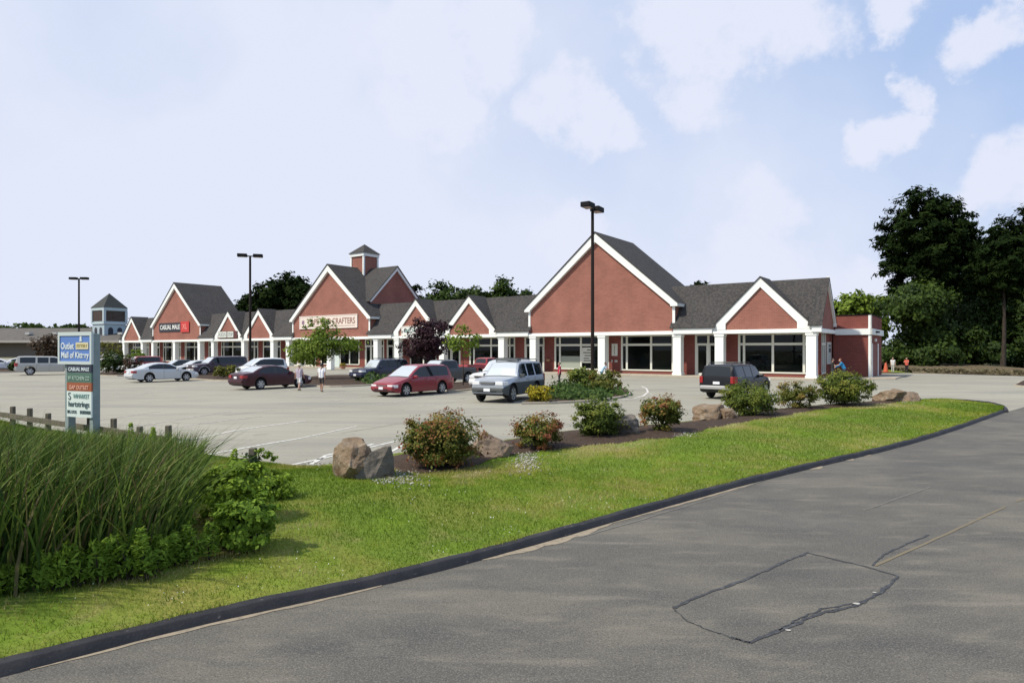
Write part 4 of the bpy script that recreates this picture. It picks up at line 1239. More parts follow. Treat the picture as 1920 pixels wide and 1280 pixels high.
def shrub(label, u0, u1, vtop, vbase, n, mat, leaf=.045, ground=None, name='shrub', cat='shrub', group=None, tonef=None, flat=1.0, clumps=70, spread=.15, stems=9, jag=.0, depth=.95, aspect=1.8, shell=.06, up=.45):
    p = on_lawn((u0 + u1) / 2, vbase) if ground is None else at((u0 + u1) / 2, vbase, ground)
    k = p.y / F_PX
    w = (u1 - u0) / 2 * k * 1.13; h = (vbase - vtop) * k * 1.03
    o = empty(name, (p.x, p.y + w * .55, p.z - .02)); tag(o, label, cat, group)
    rr = random.Random(int(u0 * 7 + vbase))
    bl = [((0, 0, h * .50), (w * .90, w * depth * .85, h * .46)), ((0, 0, h * .30), (w * .80, w * depth * .7, h * .28))]
    for q in range(5):
        a = rr.uniform(0, 6.28)
        bl.append(((math.cos(a) * w * .5, math.sin(a) * w * .45 * depth, h * rr.uniform(.35, .68)), (w * .45, w * .42 * depth, h * rr.uniform(.24, .32))))
    f, cp = foliage('leaves', bl, n, clumps, spread, leaf, mat, o, aspect, up, shell, tonef, zmin=.02)
    mb = MB()
    for q in range(stems):
        c = cp[rr.randrange(len(cp))]
        mb.tube([(c[0] * .08, c[1] * .08, 0), (c[0] * .5, c[1] * .5, c[2] * .55), tuple(c)], [.018, .012, .004], 5, cap=False)
    mb.build('stems', bark, o)
    return o

# leaf colours
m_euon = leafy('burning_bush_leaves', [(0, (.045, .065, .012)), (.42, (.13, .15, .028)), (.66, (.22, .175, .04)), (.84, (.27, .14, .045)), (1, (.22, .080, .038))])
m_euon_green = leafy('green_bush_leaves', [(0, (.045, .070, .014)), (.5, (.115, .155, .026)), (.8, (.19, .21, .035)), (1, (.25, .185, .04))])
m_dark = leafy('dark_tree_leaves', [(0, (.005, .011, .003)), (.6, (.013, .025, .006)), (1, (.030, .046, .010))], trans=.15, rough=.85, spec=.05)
m_mid = leafy('woodland_leaves', [(0, (.022, .042, .008)), (.6, (.060, .098, .014)), (1, (.12, .17, .022))], trans=.2)
m_light = leafy('pale_green_leaves', [(0, (.08, .13, .015)), (.6, (.16, .23, .028)), (1, (.28, .34, .06))], trans=.3)
m_plum = leafy('purple_plum_leaves', [(0, (.016, .008, .010)), (.6, (.042, .018, .024)), (1, (.085, .040, .045))], trans=.15)
m_yellow = leafy('golden_leaves', [(0, (.14, .13, .012)), (.5, (.34, .28, .02)), (1, (.55, .46, .05))], trans=.25)
m_olive = leafy('olive_leaves', [(0, (.08, .085, .015)), (.6, (.15, .155, .03)), (1, (.23, .22, .045))])
m_rust = leafy('rust_leaves', [(0, (.03, .022, .014)), (.6, (.075, .050, .032)), (1, (.12, .08, .045))])
m_rose = leafy('rose_leaves', [(0, (.018, .036, .010)), (.6, (.05, .085, .02)), (1, (.10, .14, .03))])
m_jun = leafy('juniper_sprays', [(0, (.03, .06, .014)), (.6, (.065, .115, .025)), (1, (.12, .18, .04))])
m_white = leafy('white_petals', [(0, (.7, .68, .62)), (1, (.8, .8, .76))], trans=.2)

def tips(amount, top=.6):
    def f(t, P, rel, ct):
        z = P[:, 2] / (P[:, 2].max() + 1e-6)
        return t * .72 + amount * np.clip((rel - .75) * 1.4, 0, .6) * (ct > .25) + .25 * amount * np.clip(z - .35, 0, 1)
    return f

BEDG = 'shrubs in the mulch bed'
# the shrubs in the mulch bed, left to right
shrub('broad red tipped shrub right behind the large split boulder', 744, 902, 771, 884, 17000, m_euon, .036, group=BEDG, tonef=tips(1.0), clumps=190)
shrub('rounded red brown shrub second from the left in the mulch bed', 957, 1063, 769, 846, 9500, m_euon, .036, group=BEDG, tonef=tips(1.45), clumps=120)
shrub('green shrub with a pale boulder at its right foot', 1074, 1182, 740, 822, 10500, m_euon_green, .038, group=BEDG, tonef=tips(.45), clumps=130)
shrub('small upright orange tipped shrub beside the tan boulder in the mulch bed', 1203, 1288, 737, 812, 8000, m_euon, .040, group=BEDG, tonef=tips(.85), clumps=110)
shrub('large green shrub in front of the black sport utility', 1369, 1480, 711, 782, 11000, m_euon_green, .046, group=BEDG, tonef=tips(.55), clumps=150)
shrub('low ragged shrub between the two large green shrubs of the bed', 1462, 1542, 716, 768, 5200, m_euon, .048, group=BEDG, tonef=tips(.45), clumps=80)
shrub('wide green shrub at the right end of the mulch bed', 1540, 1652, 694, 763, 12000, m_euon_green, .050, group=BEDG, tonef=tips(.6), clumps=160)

# island planting
shrub('golden yellow shrub at the front corner of the island by the silver blue sport utility', 985, 1034, 719, 757, 1500, m_yellow, .075, ground=0, clumps=40, spread=.2)
shrub('green shrub at the foot of the main lamp post', 1058, 1136, 684, 738, 3200, m_euon_green, .085, ground=0, clumps=55, tonef=tips(.3))
shrub('greyish green shrub just right of the main lamp post', 1108, 1174, 688, 742, 2600, m_euon, .08, ground=0, clumps=50, tonef=tips(.35))
def ground_cover(label, uv, n, h, mat, leaf, name='ground_cover'):
    """low spreading evergreen over a ground patch"""
    poly = [at(u, v) for u, v in uv]
    c = sum(poly, Vector()) / len(poly)
    o = empty(name, (c.x, c.y, 0)); tag(o, label, 'ground cover')
    xs = [p.x for p in poly]; ys = [p.y for p in poly]
    bl = []
    for p in poly: bl.append((((p.x - c.x) * .62, (p.y - c.y) * .62, h * .35), (max(.5, (max(xs) - min(xs)) * .22), max(.5, (max(ys) - min(ys)) * .22), h * .6)))
    foliage('sprays', bl, n, 60, .3, leaf, mat, o, 2.6, .9, .2, zmin=.01)
    return o
ground_cover('spreading dark green juniper between the yellow shrub and the lamp post shrubs', [(1032, 752), (1100, 750), (1165, 742), (1120, 730), (1040, 738)], 4200, .55, m_jun, .10)
ground_cover('green grassy clump in front of the navy sport utility', [(690, 722), (722, 721), (725, 712), (700, 710)], 1300, .6, m_jun, .12)
shrub('left of the two clipped olive shrubs beside the dark plum sport utility', 396, 428, 683, 710, 1400, m_olive, .10, ground=0, clumps=45, spread=.16)
shrub('right of the two clipped olive shrubs beside the middle lamp post', 420, 447, 684, 711, 1300, m_olive, .10, ground=0, clumps=45, spread=.16)
shrub('low rose bush at the foot of the middle lamp post', 444, 480, 684, 708, 900, m_rose, .11, ground=0, clumps=30)
o = shrub('dark green rose bush with white blooms right of the blue sign', 176, 232, 654, 703, 2600, m_rose, .13, ground=0, clumps=60)
o2 = shrub('reddish rose bush with white blooms before the red sport utility', 222, 262, 664, 703, 1500, m_rust, .12, ground=0, clumps=45)
for ob, n in ((o, 26), (o2, 22)):
    lv = [c for c in ob.children if c.name.startswith('leaves')][0]
    co = np.array([v.co[:] for v in lv.data.vertices])[::4]
    sel = co[rng.integers(0, len(co), n)]
    sel[:, 1] -= .25
    P = np.repeat(sel, 9, 0) + rng.normal(size=(n * 9, 3)) * .06
    V, Fq = leaf_quads(P, np.tile([[0, -1, .3]], (n * 9, 1)), .11, 1.1)
    np_mesh('blooms', V, Fq, m_white, rng.uniform(0, 1, n * 9), ob)
shrub('red brown shrub above the champagne sport utility left of the sign', 32, 120, 628, 694, 3800, m_rust, .22, ground=0, clumps=80)
shrub('low green shrub between the far left white cars', 4, 40, 672, 697, 1100, m_rose, .14, ground=0, clumps=30)
shrub('tall yellowish green bush behind the rose bushes right of the blue sign', 168, 222, 640, 696, 1800, m_olive, .2, ground=0, clumps=60)
shrub('leafy green shrub with orange tips before the leftmost small gable', 236, 266, 648, 692, 1300, m_light, .18, ground=0, clumps=40)

# island trees
b = at(604, 712)
tree('small spreading pale green tree in the island before the craft sign', b, 5.2, .10,
     [((-.5, 0, 3.0), (1.9, 1.7, 1.0)), ((1.2, .2, 2.9), (2.0, 1.6, .75)), ((-1.8, 0, 2.4), (1.25, 1.3, .9)), ((.3, 0, 4.3), (1.1, 1.1, .95)), ((2.2, .2, 3.0), (1.0, 1.0, .6)), ((-.6, -.2, 2.0), (1.5, 1.2, .7)), ((-.9, 0, 4.3), (.6, .6, .8))],
     5200, 150, .20, .14, m_light, limbs=8, fork=.25, group=None)
b = at(798, 712)
tree('purple leaved plum tree between the navy sport utility and the charcoal pickup', b, 5.3, .10,
     [((0, 0, 3.2), (1.9, 1.6, 1.4)), ((.8, 0, 4.3), (1.2, 1.1, .9)), ((-.9, 0, 2.6), (1.3, 1.2, .9)), ((1.2, 0, 2.8), (1.2, 1.1, .9)), ((1.9, 0, 4.4), (.6, .6, .7)), ((-.2, 0, 4.4), (.9, .9, .8))],
     4200, 130, .20, .15, m_plum, limbs=8, fork=.25)
b = at(868, 724)
tree('slender young tree with sparse pale leaves in front of the charcoal pickup', b, 4.1, .045,
     [((0, 0, 2.9), (1.0, .9, .8)), ((.6, 0, 3.2), (.7, .7, .6)), ((-.6, 0, 3.0), (.7, .7, .7)), ((0, 0, 3.7), (.6, .6, .5))],
     700, 60, .22, .13, m_light, limbs=7, fork=.45)

# dark trees at the right edge
def wood_tree(label, u, vbase, vtop, wpx, n, mat, leaf, clumps=260, trunk=.28, seed=0, shape='tall', spread=.11, group=None, low=.18, name='tree', tf=None, aspect=1.6):
    b = at(u, vbase); k = b.y / F_PX
    H = CAM_H + (HY - vtop) * k; w = wpx / 2 * k
    rr = random.Random(seed)
    bl = []
    if shape == 'tall':
        zc, hz = H * (low + .985) / 2, H * (.985 - low) / 2
        bl.append(((0, 0, zc), (w * .95, w * .85, hz)))
        bl.append(((w * .1, 0, zc + hz * .1), (w * .85, w * .8, hz * .8)))
        for s in range(7):
            a = rr.uniform(0, 6.28); e = w * rr.uniform(.5, .8)
            bl.append(((math.cos(a) * e, math.sin(a) * e, zc + hz * rr.uniform(-.6, .55)), (w * rr.uniform(.25, .4), w * .3, hz * rr.uniform(.14, .24))))
    else:
        bl.append(((0, 0, H * .80), (w * .55, w * .5, H * .19)))
        for q in range(14):
            a = rr.uniform(0, 6.28); e = w * rr.uniform(.1, .62); z = H * rr.uniform(low + .12, .82)
            bl.append(((math.cos(a) * e, math.sin(a) * e, z), (w * rr.uniform(.32, .5), w * .45, H * rr.uniform(.13, .2))))
    return tree(label, b, H, trunk, bl, n, clumps, spread, leaf, mat, name=name, limbs=14, shell=.2, fork=.2, group=group or ('tall trees at the right' if u > 1700 else 'trees behind the building'), tonef=tf, aspect=aspect)

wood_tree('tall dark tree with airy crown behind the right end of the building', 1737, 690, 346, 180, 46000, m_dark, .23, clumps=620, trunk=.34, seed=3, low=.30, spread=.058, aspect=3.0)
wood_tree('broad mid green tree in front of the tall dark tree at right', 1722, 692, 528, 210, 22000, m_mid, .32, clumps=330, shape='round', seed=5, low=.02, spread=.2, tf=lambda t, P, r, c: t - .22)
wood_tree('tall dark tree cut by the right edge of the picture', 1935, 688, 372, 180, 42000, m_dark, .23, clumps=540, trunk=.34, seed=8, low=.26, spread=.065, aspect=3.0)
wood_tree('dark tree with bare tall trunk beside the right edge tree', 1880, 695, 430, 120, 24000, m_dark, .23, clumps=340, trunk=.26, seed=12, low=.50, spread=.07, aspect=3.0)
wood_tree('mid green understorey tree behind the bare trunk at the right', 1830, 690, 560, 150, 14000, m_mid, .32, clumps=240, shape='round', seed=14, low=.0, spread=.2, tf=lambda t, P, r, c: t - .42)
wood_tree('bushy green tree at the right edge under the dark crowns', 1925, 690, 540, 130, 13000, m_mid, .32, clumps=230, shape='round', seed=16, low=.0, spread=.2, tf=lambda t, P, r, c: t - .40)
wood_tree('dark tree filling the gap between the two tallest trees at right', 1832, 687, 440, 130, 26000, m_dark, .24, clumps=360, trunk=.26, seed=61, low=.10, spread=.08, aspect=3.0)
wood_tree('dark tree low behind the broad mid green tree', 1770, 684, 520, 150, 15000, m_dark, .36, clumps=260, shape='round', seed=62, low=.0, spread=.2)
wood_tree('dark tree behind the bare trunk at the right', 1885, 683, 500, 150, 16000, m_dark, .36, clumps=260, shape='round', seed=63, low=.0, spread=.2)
for k, (u, v, top, wd) in enumerate(((1885, 684, 600, 150), (1775, 688, 640, 120), (1990, 690, 560, 150))):
    wood_tree(['shadowy understorey bush below the leaning dark tree', 'dark understorey bush behind the person in orange red', 'dark green tree just past the right edge'][k], u, v - 3, top, wd, 9000, m_dark, .36, clumps=180, shape='round', seed=20 + k, low=-.1, spread=.22)
# light trees behind the wing
for k, (u, v, top, wd, m_) in enumerate(((1592, 682, 540, 100, m_light), (1636, 682, 548, 100, m_light), (1566, 681, 560, 40, m_dark), (1618, 680, 548, 26, m_dark))):
    wood_tree(['soft green tree behind the right roof end', 'bright green tree between the wing and the tall dark tree', 'dark tree tip beside the end gable', 'small dark spruce tip behind the wing'][k], u, v, top, wd, 6000, m_, .5, clumps=150, shape='round' if k < 2 else 'tall', seed=30 + k, low=.05, spread=.2)
# trees behind the long roof
rear = [(536, 674, 512, 110, m_dark, 'large dark tree rising behind the roof left of the cupola gable'), (498, 674, 538, 70, m_dark, 'dark tree shoulder left of the large tree behind the roof'), (462, 674, 556, 50, m_dark, 'sparse dark tree beside the middle lamp post'),
        (775, 674, 524, 46, m_dark, 'dark tree peeking out right of the cupola gable'), (830, 674, 531, 112, m_mid, 'rounded green tree behind the roof in the middle'), (900, 674, 534, 90, m_mid, 'green tree left of the tall right gable'),
        (944, 674, 521, 92, m_mid, 'larger rounded green tree touching the tall right gable'), (1316, 676, 522, 46, m_dark, 'dark treetop behind the roof right of the tall right gable'), (985, 674, 536, 60, m_mid, 'green treetop hidden against the tall right gable'), (866, 674, 543, 80, m_mid, 'low green tree filling the dip between the rounded trees')]
for k, (u, v, top, wd, m_, lb) in enumerate(rear):
    wood_tree(lb, u, v, top, wd * 1.15, 14000 if wd > 60 else 6000, m_, .6, clumps=330, shape='round', seed=50 + k, low=.1, spread=.2, tf=(lambda t, P, r, c: t - .3) if m_ is m_mid else None)
# far treeline
V, Fq, T_ = [], [], []
P = []
xs_ = np.linspace(-420, -175, 900)
hts = 17.2 + 1.5 * np.sin(xs_ * .21) + 1.2 * np.sin(xs_ * .53 + 1) + rng.uniform(-1, 1.5, 900)
hts += 2.2 * (rng.uniform(0, 1, 900) > .95)
for x, hh_ in zip(xs_, hts):
    m_ = 26
    P.append(np.c_[x + rng.normal(size=m_) * 1.5, 480 + rng.normal(size=m_) * 6, hh_ * (1 - rng.uniform(0, 1, m_) ** 1.5 * .9)])
P = np.concatenate(P)
V, Fq = leaf_quads(P, unit(len(P)), 2.6, 1.3)
tag(np_mesh('far_woods', V, Fq, m_mid, np.clip(rng.uniform(0, .6, len(P)), 0, 1)), kind='stuff')

# leaf litter bank under the right-hand trees
ML2 = [at(1712, 699.5), at(1735, 699.8), at(1790, 700.5), at(1860, 702), at(1925, 704), at(2000, 706)]
mat_litter = layered('leaf_litter', (.13, .095, .055), [(3, (1, 1, 1), .4, .65, (.06, .06, .025), 5, .8), (14, (1, 1, 1), .5, .7, (.22, .17, .11), 4, .7)], .95, bump=(8, .9, .1))
rows = []
for j, (dy, z) in enumerate(((0, .0), (.6, .16), (1.6, .28), (4, .42), (12, .5), (30, .6))):
    rows.append([(p.x + (dy * .35), p.y + dy, z + (.12 * math.sin(i * 2.1 + j) if 0 < j else -.02)) for i, p in enumerate(resample(ML2, 40).tolist()) for p in [Vector((p[0], p[1], 0))]])
Vv = np.array(rows).reshape(-1, 3)
idx = np.arange(len(Vv)).reshape(len(rows), 40)
Fq = np.stack([idx[:-1, :-1], idx[:-1, 1:], idx[1:, 1:], idx[1:, :-1]], -1).reshape(-1, 4)
tag(np_mesh('leaf_litter_bank', Vv, Fq, mat_litter, smooth=True), kind='structure')
P = np.array([[rng.uniform(44, 62), 0, 0] for _ in range(2600)])
P[:, 1] = 71.6 - (P[:, 0] - 43.5) * 1.25 + rng.uniform(0, 5, len(P)); P[:, 2] = .12 + rng.uniform(0, .35, len(P))
V, Fq = leaf_quads(P, np.tile([[0, -.3, 1]], (len(P), 1)), .2, 1.5)
tag(np_mesh('brush', V, Fq, leafy('dry_brush', [(0, (.05, .045, .02)), (.5, (.12, .10, .05)), (1, (.22, .19, .11))]), rng.uniform(0, 1, len(P))), kind='stuff')

# ------------------------------------------------------------------ lawn grass, clover
def blades(P, h, w, lean, mat, name, tone, segs=1, wind=(0, 0), curve=.4):
    n = len(P)
    a = rng.uniform(0, 2 * np.pi, n)
    side = np.c_[np.cos(a), np.sin(a), np.zeros(n)] * (w / 2)[:, None]
    dr = rng.normal(size=(n, 2)) * lean + np.array(wind)
    if segs == 1:
        tip = P + np.c_[dr * h[:, None], h]
        V = np.stack([P - side, P + side, tip], 1).reshape(-1, 3)
        return np_mesh(name, V, np.arange(3 * n).reshape(n, 3), mat, tone)
    V = []; rows = []
    for k in range(segs + 1):
        t = k / segs
        c = P + np.c_[dr * h[:, None] * (t ** (1 + curve * 2)), h * (t - .12 * t ** 3 * np.linalg.norm(dr, axis=1))]
        ws = (1 - t ** 2.2) * .97 + .03
        rows.append((c - side * ws, c + side * ws))
    VV = np.stack([q for r in rows for q in r], 1)      # n, 2(segs+1), 3
    m_ = 2 * (segs + 1)
    base = np.arange(n)[:, None] * m_
    Fq = np.concatenate([base + np.array([[2 * k, 2 * k + 1, 2 * k + 3, 2 * k + 2]]) for k in range(segs)], 0)
    return np_mesh(name, VV.reshape(-1, 3), Fq, mat, np.tile(tone, segs))

def in_poly(P, poly):
    x, y = P[:, 0], P[:, 1]; ins = np.zeros(len(P), bool)
    q = np.asarray(poly)
    for (x0, y0), (x1, y1) in zip(q, np.roll(q, -1, 0)):
        c = ((y0 > y) != (y1 > y)) & (x < (x1 - x0) * (y - y0) / (y1 - y0 + 1e-12) + x0)
        ins ^= c
    return ins

def lawn_points(n):
    s = rng.uniform(40, 238.9, n * 3); t = rng.uniform(.004, .995, n * 3)
    i = s.astype(int); f = (s - i)[:, None]
    k = KL[i] * (1 - f) + KL[i + 1] * f; b = BL[i] * (1 - f) + BL[i + 1] * f
    P = k * (1 - t[:, None]) + b * t[:, None]
    # even out: keep more where the strip is long and where it is near
    ln = np.linalg.norm(b - k, axis=1) * np.linalg.norm(KL[i + 1] - KL[i], axis=1)
    d = np.linalg.norm(P, axis=1)
    w_ = ln / (d ** 1.35); keep = rng.uniform(0, 1, len(P)) < w_ / np.quantile(w_, .93)
    P = P[keep & (P[:, 1] > 2.5) & (np.abs(P[:, 0]) < .86 * P[:, 1] + 1)]
    return P[:n]

REED = [at(u, v, .1)[:2] for u, v in ((-260, 1190), (0, 1132), (130, 1108), (260, 1088), (330, 1062), (352, 1020), (352, 960), (352, 900))] + [(-5.6, 11.2), (-9.5, 12.0), (-14, 13)]
REED = np.array([tuple(p) for p in REED])

P = lawn_points(330000)
P = P[~in_poly(P, BED)]
P = P[~in_poly(P, REED)]
z = lawn_z(P)
d = np.linalg.norm(P, axis=1)
h = rng.uniform(.022, .05, len(P)) * (1 + .02 * d); w = rng.uniform(.004, .007, len(P)) * (1 + .07 * d)
pn = (np.sin(P[:, 0] * .9 + 1.3 * np.sin(P[:, 1] * .7)) + np.sin(P[:, 1] * 1.1 + P[:, 0] * .6 + 2) + .7 * np.sin(P[:, 0] * 2.3 - P[:, 1] * 1.9)) / 2.7
db = pl_dist(P, BLc)
pl = (np.sin(P[:, 0] * .55 + 1.7 * np.sin(P[:, 1] * .42 + 1)) + np.sin(P[:, 1] * .8 - P[:, 0] * .5)) / 2
db2 = pl_dist(P, ML[::3])
hf = np.sin(P[:, 0] * 4.1 + 2 * np.sin(P[:, 1] * 3.3)) * np.sin(P[:, 1] * 4.7 + 1.5 * np.sin(P[:, 0] * 2.9))
dry = np.clip(.10 + .36 * pn + .40 * pl + .22 * hf + 1.0 * np.exp(-(db2 / 1.1) ** 2) * (.6 + .5 * pn) + .35 * np.exp(-((P[:, 0] + 3.0) / 1.6) ** 2) * (.5 + .6 * hf), 0, 1)
tone = np.clip(.10 + .98 * dry + rng.uniform(-.18, .22, len(P)), 0, 1)
m_grass = leafy('lawn_blades', [(0, (.088, .148, .013)), (.35, (.165, .248, .018)), (.6, (.265, .275, .042)), (.85, (.38, .325, .12)), (1, (.45, .38, .19))], trans=.25)
tag(blades(np.c_[P, z - .004], h, w, .45, m_grass, 'grass', tone), kind='stuff')
# longer tufts hanging over the kerb
i_ = rng.integers(40, 232, 9000); f_ = rng.uniform(0, 1, 9000)[:, None]
dd_ = KL[i_ + 1] - KL[i_]; nn_ = np.c_[dd_[:, 1], -dd_[:, 0]] / np.linalg.norm(dd_, axis=1)[:, None]
P = KL[i_] * (1 - f_) + KL[i_ + 1] * f_ + nn_ * rng.normal(-.02, .022, 9000)[:, None]
P = P[(P[:, 1] > 2.5) & (np.sin(P[:, 0] * 3.1 + 2 * np.sin(P[:, 1] * 1.7)) + rng.uniform(-1, 1, len(P)) > -.2)]
dK_ = np.linalg.norm(P, axis=1)
tag(blades(np.c_[P, np.full(len(P), .075)], rng.uniform(.03, .075, len(P)), rng.uniform(.005, .008, len(P)) * (1 + .05 * dK_), .6, m_grass, 'kerb_grass', rng.uniform(.15, .8, len(P))), kind='stuff')
# clover heads, thicker towards the lower left
P = lawn_points(60000)
P = P[~in_poly(P, BED) & ~in_poly(P, REED)]
dk = pl_dist(P, KLc)
pn = np.sin(P[:, 0] * 1.9 + P[:, 1]) + np.sin(P[:, 1] * 2.7 - P[:, 0] * .8)
keep = (rng.uniform(0, 1, len(P)) < .10 * np.exp(-dk / 1.8)) & (pn > -.4)
P = P[keep][:2600]
z = lawn_z(P) + rng.uniform(.035, .06, len(P))
V, Fq = leaf_quads(np.c_[P, z], np.tile([[0, -.3, 1]], (len(P), 1)), .012, 1.1)
tag(np_mesh('clover_flowers', V, Fq, m_white, rng.uniform(0, 1, len(P))), kind='stuff')

# gravel beside the boulders
P = []
for (u, v, su, sv, n) in ((745, 893, 24, 9, 420), (985, 862, 14, 12, 380), (1282, 812, 16, 4, 160), (1690, 754, 20, 2, 80), (600, 872, 25, 4, 60)):
    for _ in range(n):
        p = on_lawn(u + random.gauss(0, su), v + random.gauss(0, sv)); P.append((p.x, p.y, p.z + .008))
P = np.array(P)
octa = np.array([[1, 0, 0], [0, 1, 0], [-1, 0, 0], [0, -1, 0], [0, 0, .7], [0, 0, -.7]])
sc = rng.uniform(.012, .034, len(P))
rot = rng.uniform(0, 6.28, len(P))
Vg = octa[None] * sc[:, None, None] * rng.uniform(.6, 1.3, (len(P), 6, 1))
cr, sr = np.cos(rot)[:, None], np.sin(rot)[:, None]
Vg = np.stack([Vg[..., 0] * cr - Vg[..., 1] * sr, Vg[..., 0] * sr + Vg[..., 1] * cr, Vg[..., 2]], -1) + P[:, None, :]
tri = np.array([[0, 1, 4], [1, 2, 4], [2, 3, 4], [3, 0, 4], [1, 0, 5], [2, 1, 5], [3, 2, 5], [0, 3, 5]])
Fg = (np.arange(len(P))[:, None, None] * 6 + tri[None]).reshape(-1, 3)
m_grav = leafy('gravel_stone', [(0, (.20, .18, .15)), (.6, (.34, .32, .28)), (1, (.55, .53, .49))], trans=0, rough=.9)
tag(np_mesh('gravel', Vg.reshape(-1, 3), Fg, m_grav, np.repeat(rng.uniform(0, 1, len(P)), 8)), kind='stuff')

# ------------------------------------------------------------------ cattail bed
def poly_points(poly, n):
    lo, hi = poly.min(0), poly.max(0); out = []
    while sum(map(len, out)) < n:
        q = rng.uniform(lo, hi, (n, 2)); out.append(q[in_poly(q, poly)])
    return np.concatenate(out)[:n]
P = poly_points(REED, 10500)
P = P[(np.abs(P[:, 0]) < .84 * P[:, 1] + 1.2)]
z = lawn_z(P) - .03
lim = np.clip(2.5 - (182 - 4.5 * np.clip(P[:, 0] + 4.2, -6, 0)**2 * .35) * P[:, 1] / F_PX, .5, 1.6)
h = lim * rng.uniform(.45, 1.08, len(P)) ** .8 * (1 + .10 * np.sin(P[:, 0] * 5.1) * np.sin(P[:, 1] * 4.3))
m_reed = leafy('cattail_blades', [(0, (.16, .13, .06)), (.12, (.030, .062, .012)), (.5, (.062, .115, .020)), (.8, (.14, .20, .034)), (1, (.27, .27, .09))], trans=.22)
t_ = rng.uniform(.12, .95, len(P)); t_[rng.uniform(0, 1, len(P)) < .09] = .02
tag(blades(np.c_[P, z], h, rng.uniform(.014, .036, len(P)), .30, m_reed, 'cattails', t_, segs=4, wind=(.24, -.03), curve=.6), kind='stuff')
# tall cattail leaves leaning out over the lot at the right of the bed
P = np.array([[at(u, v, .1).x, at(u, v, .1).y] for u, v in zip(rng.uniform(285, 352, 90), rng.uniform(905, 985, 90))])
h = np.clip(2.5 - (HY * 0 + 172 - 0) * P[:, 1] / F_PX, .7, 1.6) * rng.uniform(.85, 1.1, 90)
tag(blades(np.c_[P, lawn_z(P)], h, rng.uniform(.014, .022, 90), .12, m_reed, 'cattail_leaves', rng.uniform(.2, .7, 90), segs=4, wind=(.22, 0), curve=.4), kind='stuff')
# undergrowth at the feet of the reeds and behind them up to the rail fence
P = poly_points(np.array([[-20, 21.5], [-10.7, 17.3], [-8.2, 15.2], [-6.4, 13.6], [-5.4, 11.2], [-9.5, 11.6], [-14, 12.5], [-17, 15]]), 9000)
z = lawn_z(P)
blim = np.clip(2.5 - 160 * P[:, 1] / F_PX, .10, .7)
tag(blades(np.c_[P, z], blim * rng.uniform(.5, 1.15, len(P)), rng.uniform(.012, .03, len(P)), .3, leafy('tall_weeds', [(0, (.06, .11, .014)), (.6, (.13, .21, .026)), (1, (.24, .27, .06))], trans=.3), 'tall_grass', rng.uniform(0, 1, len(P)), segs=2, wind=(.15, 0)), kind='stuff')

m_weed = leafy('weed_leaves', [(0, (.09, .15, .02)), (.6, (.20, .32, .035)), (1, (.34, .47, .06))], trans=.42)
m_weed2 = leafy('bramble_leaves', [(0, (.07, .12, .014)), (.6, (.19, .29, .026)), (1, (.36, .48, .055))], trans=.3)
def weed_plant(label, u, v, vtop, wpx, n=420, name='leafy_weed', mat=None, group='leafy weeds along the cattail bed', cat='weed', stalks=5):
    """upright leafy stalks, narrow leaves set along each"""
    p = on_lawn(u, v); k = p.y / F_PX; H = (v - vtop) * k; W = wpx / 2 * k
    o = empty(name, (p.x, p.y, p.z - .01)); tag(o, label, cat, group)
    st = MB(); Ps, Ns = [], []
    for q in range(stalks):
        bx, by = random.gauss(0, W * .45), random.gauss(0, W * .35); hh_ = H * random.uniform(.65, 1.0)
        tx, ty = bx * 1.25 + random.gauss(0, .04), by * 1.2
        st.tube([(bx * .6, by * .6, 0), (bx, by, hh_ * .5), (tx, ty, hh_)], [.007, .006, .002], 5, cap=False)
        m_ = n // stalks
        t = rng.uniform(.12, 1, m_) ** .8
        a = rng.uniform(0, 6.28, m_); r_ = .085 * (1.12 - t) + .018
        Ps.append(np.c_[bx * .6 + (tx - bx * .6) * t + np.cos(a) * r_, by * .6 + (ty - by * .6) * t + np.sin(a) * r_, hh_ * t])
        Ns.append(np.c_[np.cos(a) * .4, np.sin(a) * .4, np.full(m_, .8)])
    Ps, Ns = np.concatenate(Ps), np.concatenate(Ns)
    st.build('stalks', bark, o)
    V, Fq = leaf_quads(Ps, Ns, .026, 3.2)
    np_mesh('leaves', V, Fq, mat or m_weed, np.clip(.25 + .6 * Ps[:, 2] / H + rng.uniform(-.25, .25, len(Ps)), 0, 1), o)
    return o
for u, v, top, w in ((80, 1112, 1030, 42), (112, 1106, 1040, 44), (150, 1100, 1020, 40), (185, 1098, 1010, 46), (214, 1094, 1005, 50), (246, 1090, 985, 44), (276, 1086, 990, 50), (305, 1078, 1000, 46), (334, 1070, 995, 44), (360, 1060, 985, 50), (392, 1050, 975, 56),
                     (420, 1035, 965, 50), (448, 1010, 945, 50), (30, 1122, 1050, 36), (262, 1060, 960, 40), (345, 1030, 930, 46)):
    q_ = random.uniform(-.25, 1)
    weed_plant('leafy green weed stalks along the front of the cattail bed', u + random.uniform(-8, 8), v - random.uniform(0, 14), top - 18 * q_, w * random.uniform(.7, 1.2), n=random.choice((260, 420, 560)), stalks=random.choice((3, 4, 6)))
for u, v, top, w in ((248, 850, 792, 22), (288, 852, 800, 18), (432, 880, 838, 22)):
    weed_plant(['slender bright green stalk standing above the cattails left of the leaning leaves', 'shorter bright stalk right of the taller one above the cattails', 'small green stalk beside the vine covered post'][(248, 288, 432).index(u)], u, v, top, w, n=200, mat=m_weed2, group=None, stalks=1)
shrub('bright green bramble mound at the right end of the cattail bed', 350, 480, 868, 985, 7000, m_weed2, .040, name='bramble', cat='bramble', clumps=110, tonef=lambda t, P, r, c: t + .1)
shrub('darker leafy bramble low on the right flank of the cattail bed', 395, 500, 930, 1045, 5000, m_weed, .042, name='bramble', cat='bramble', clumps=90)
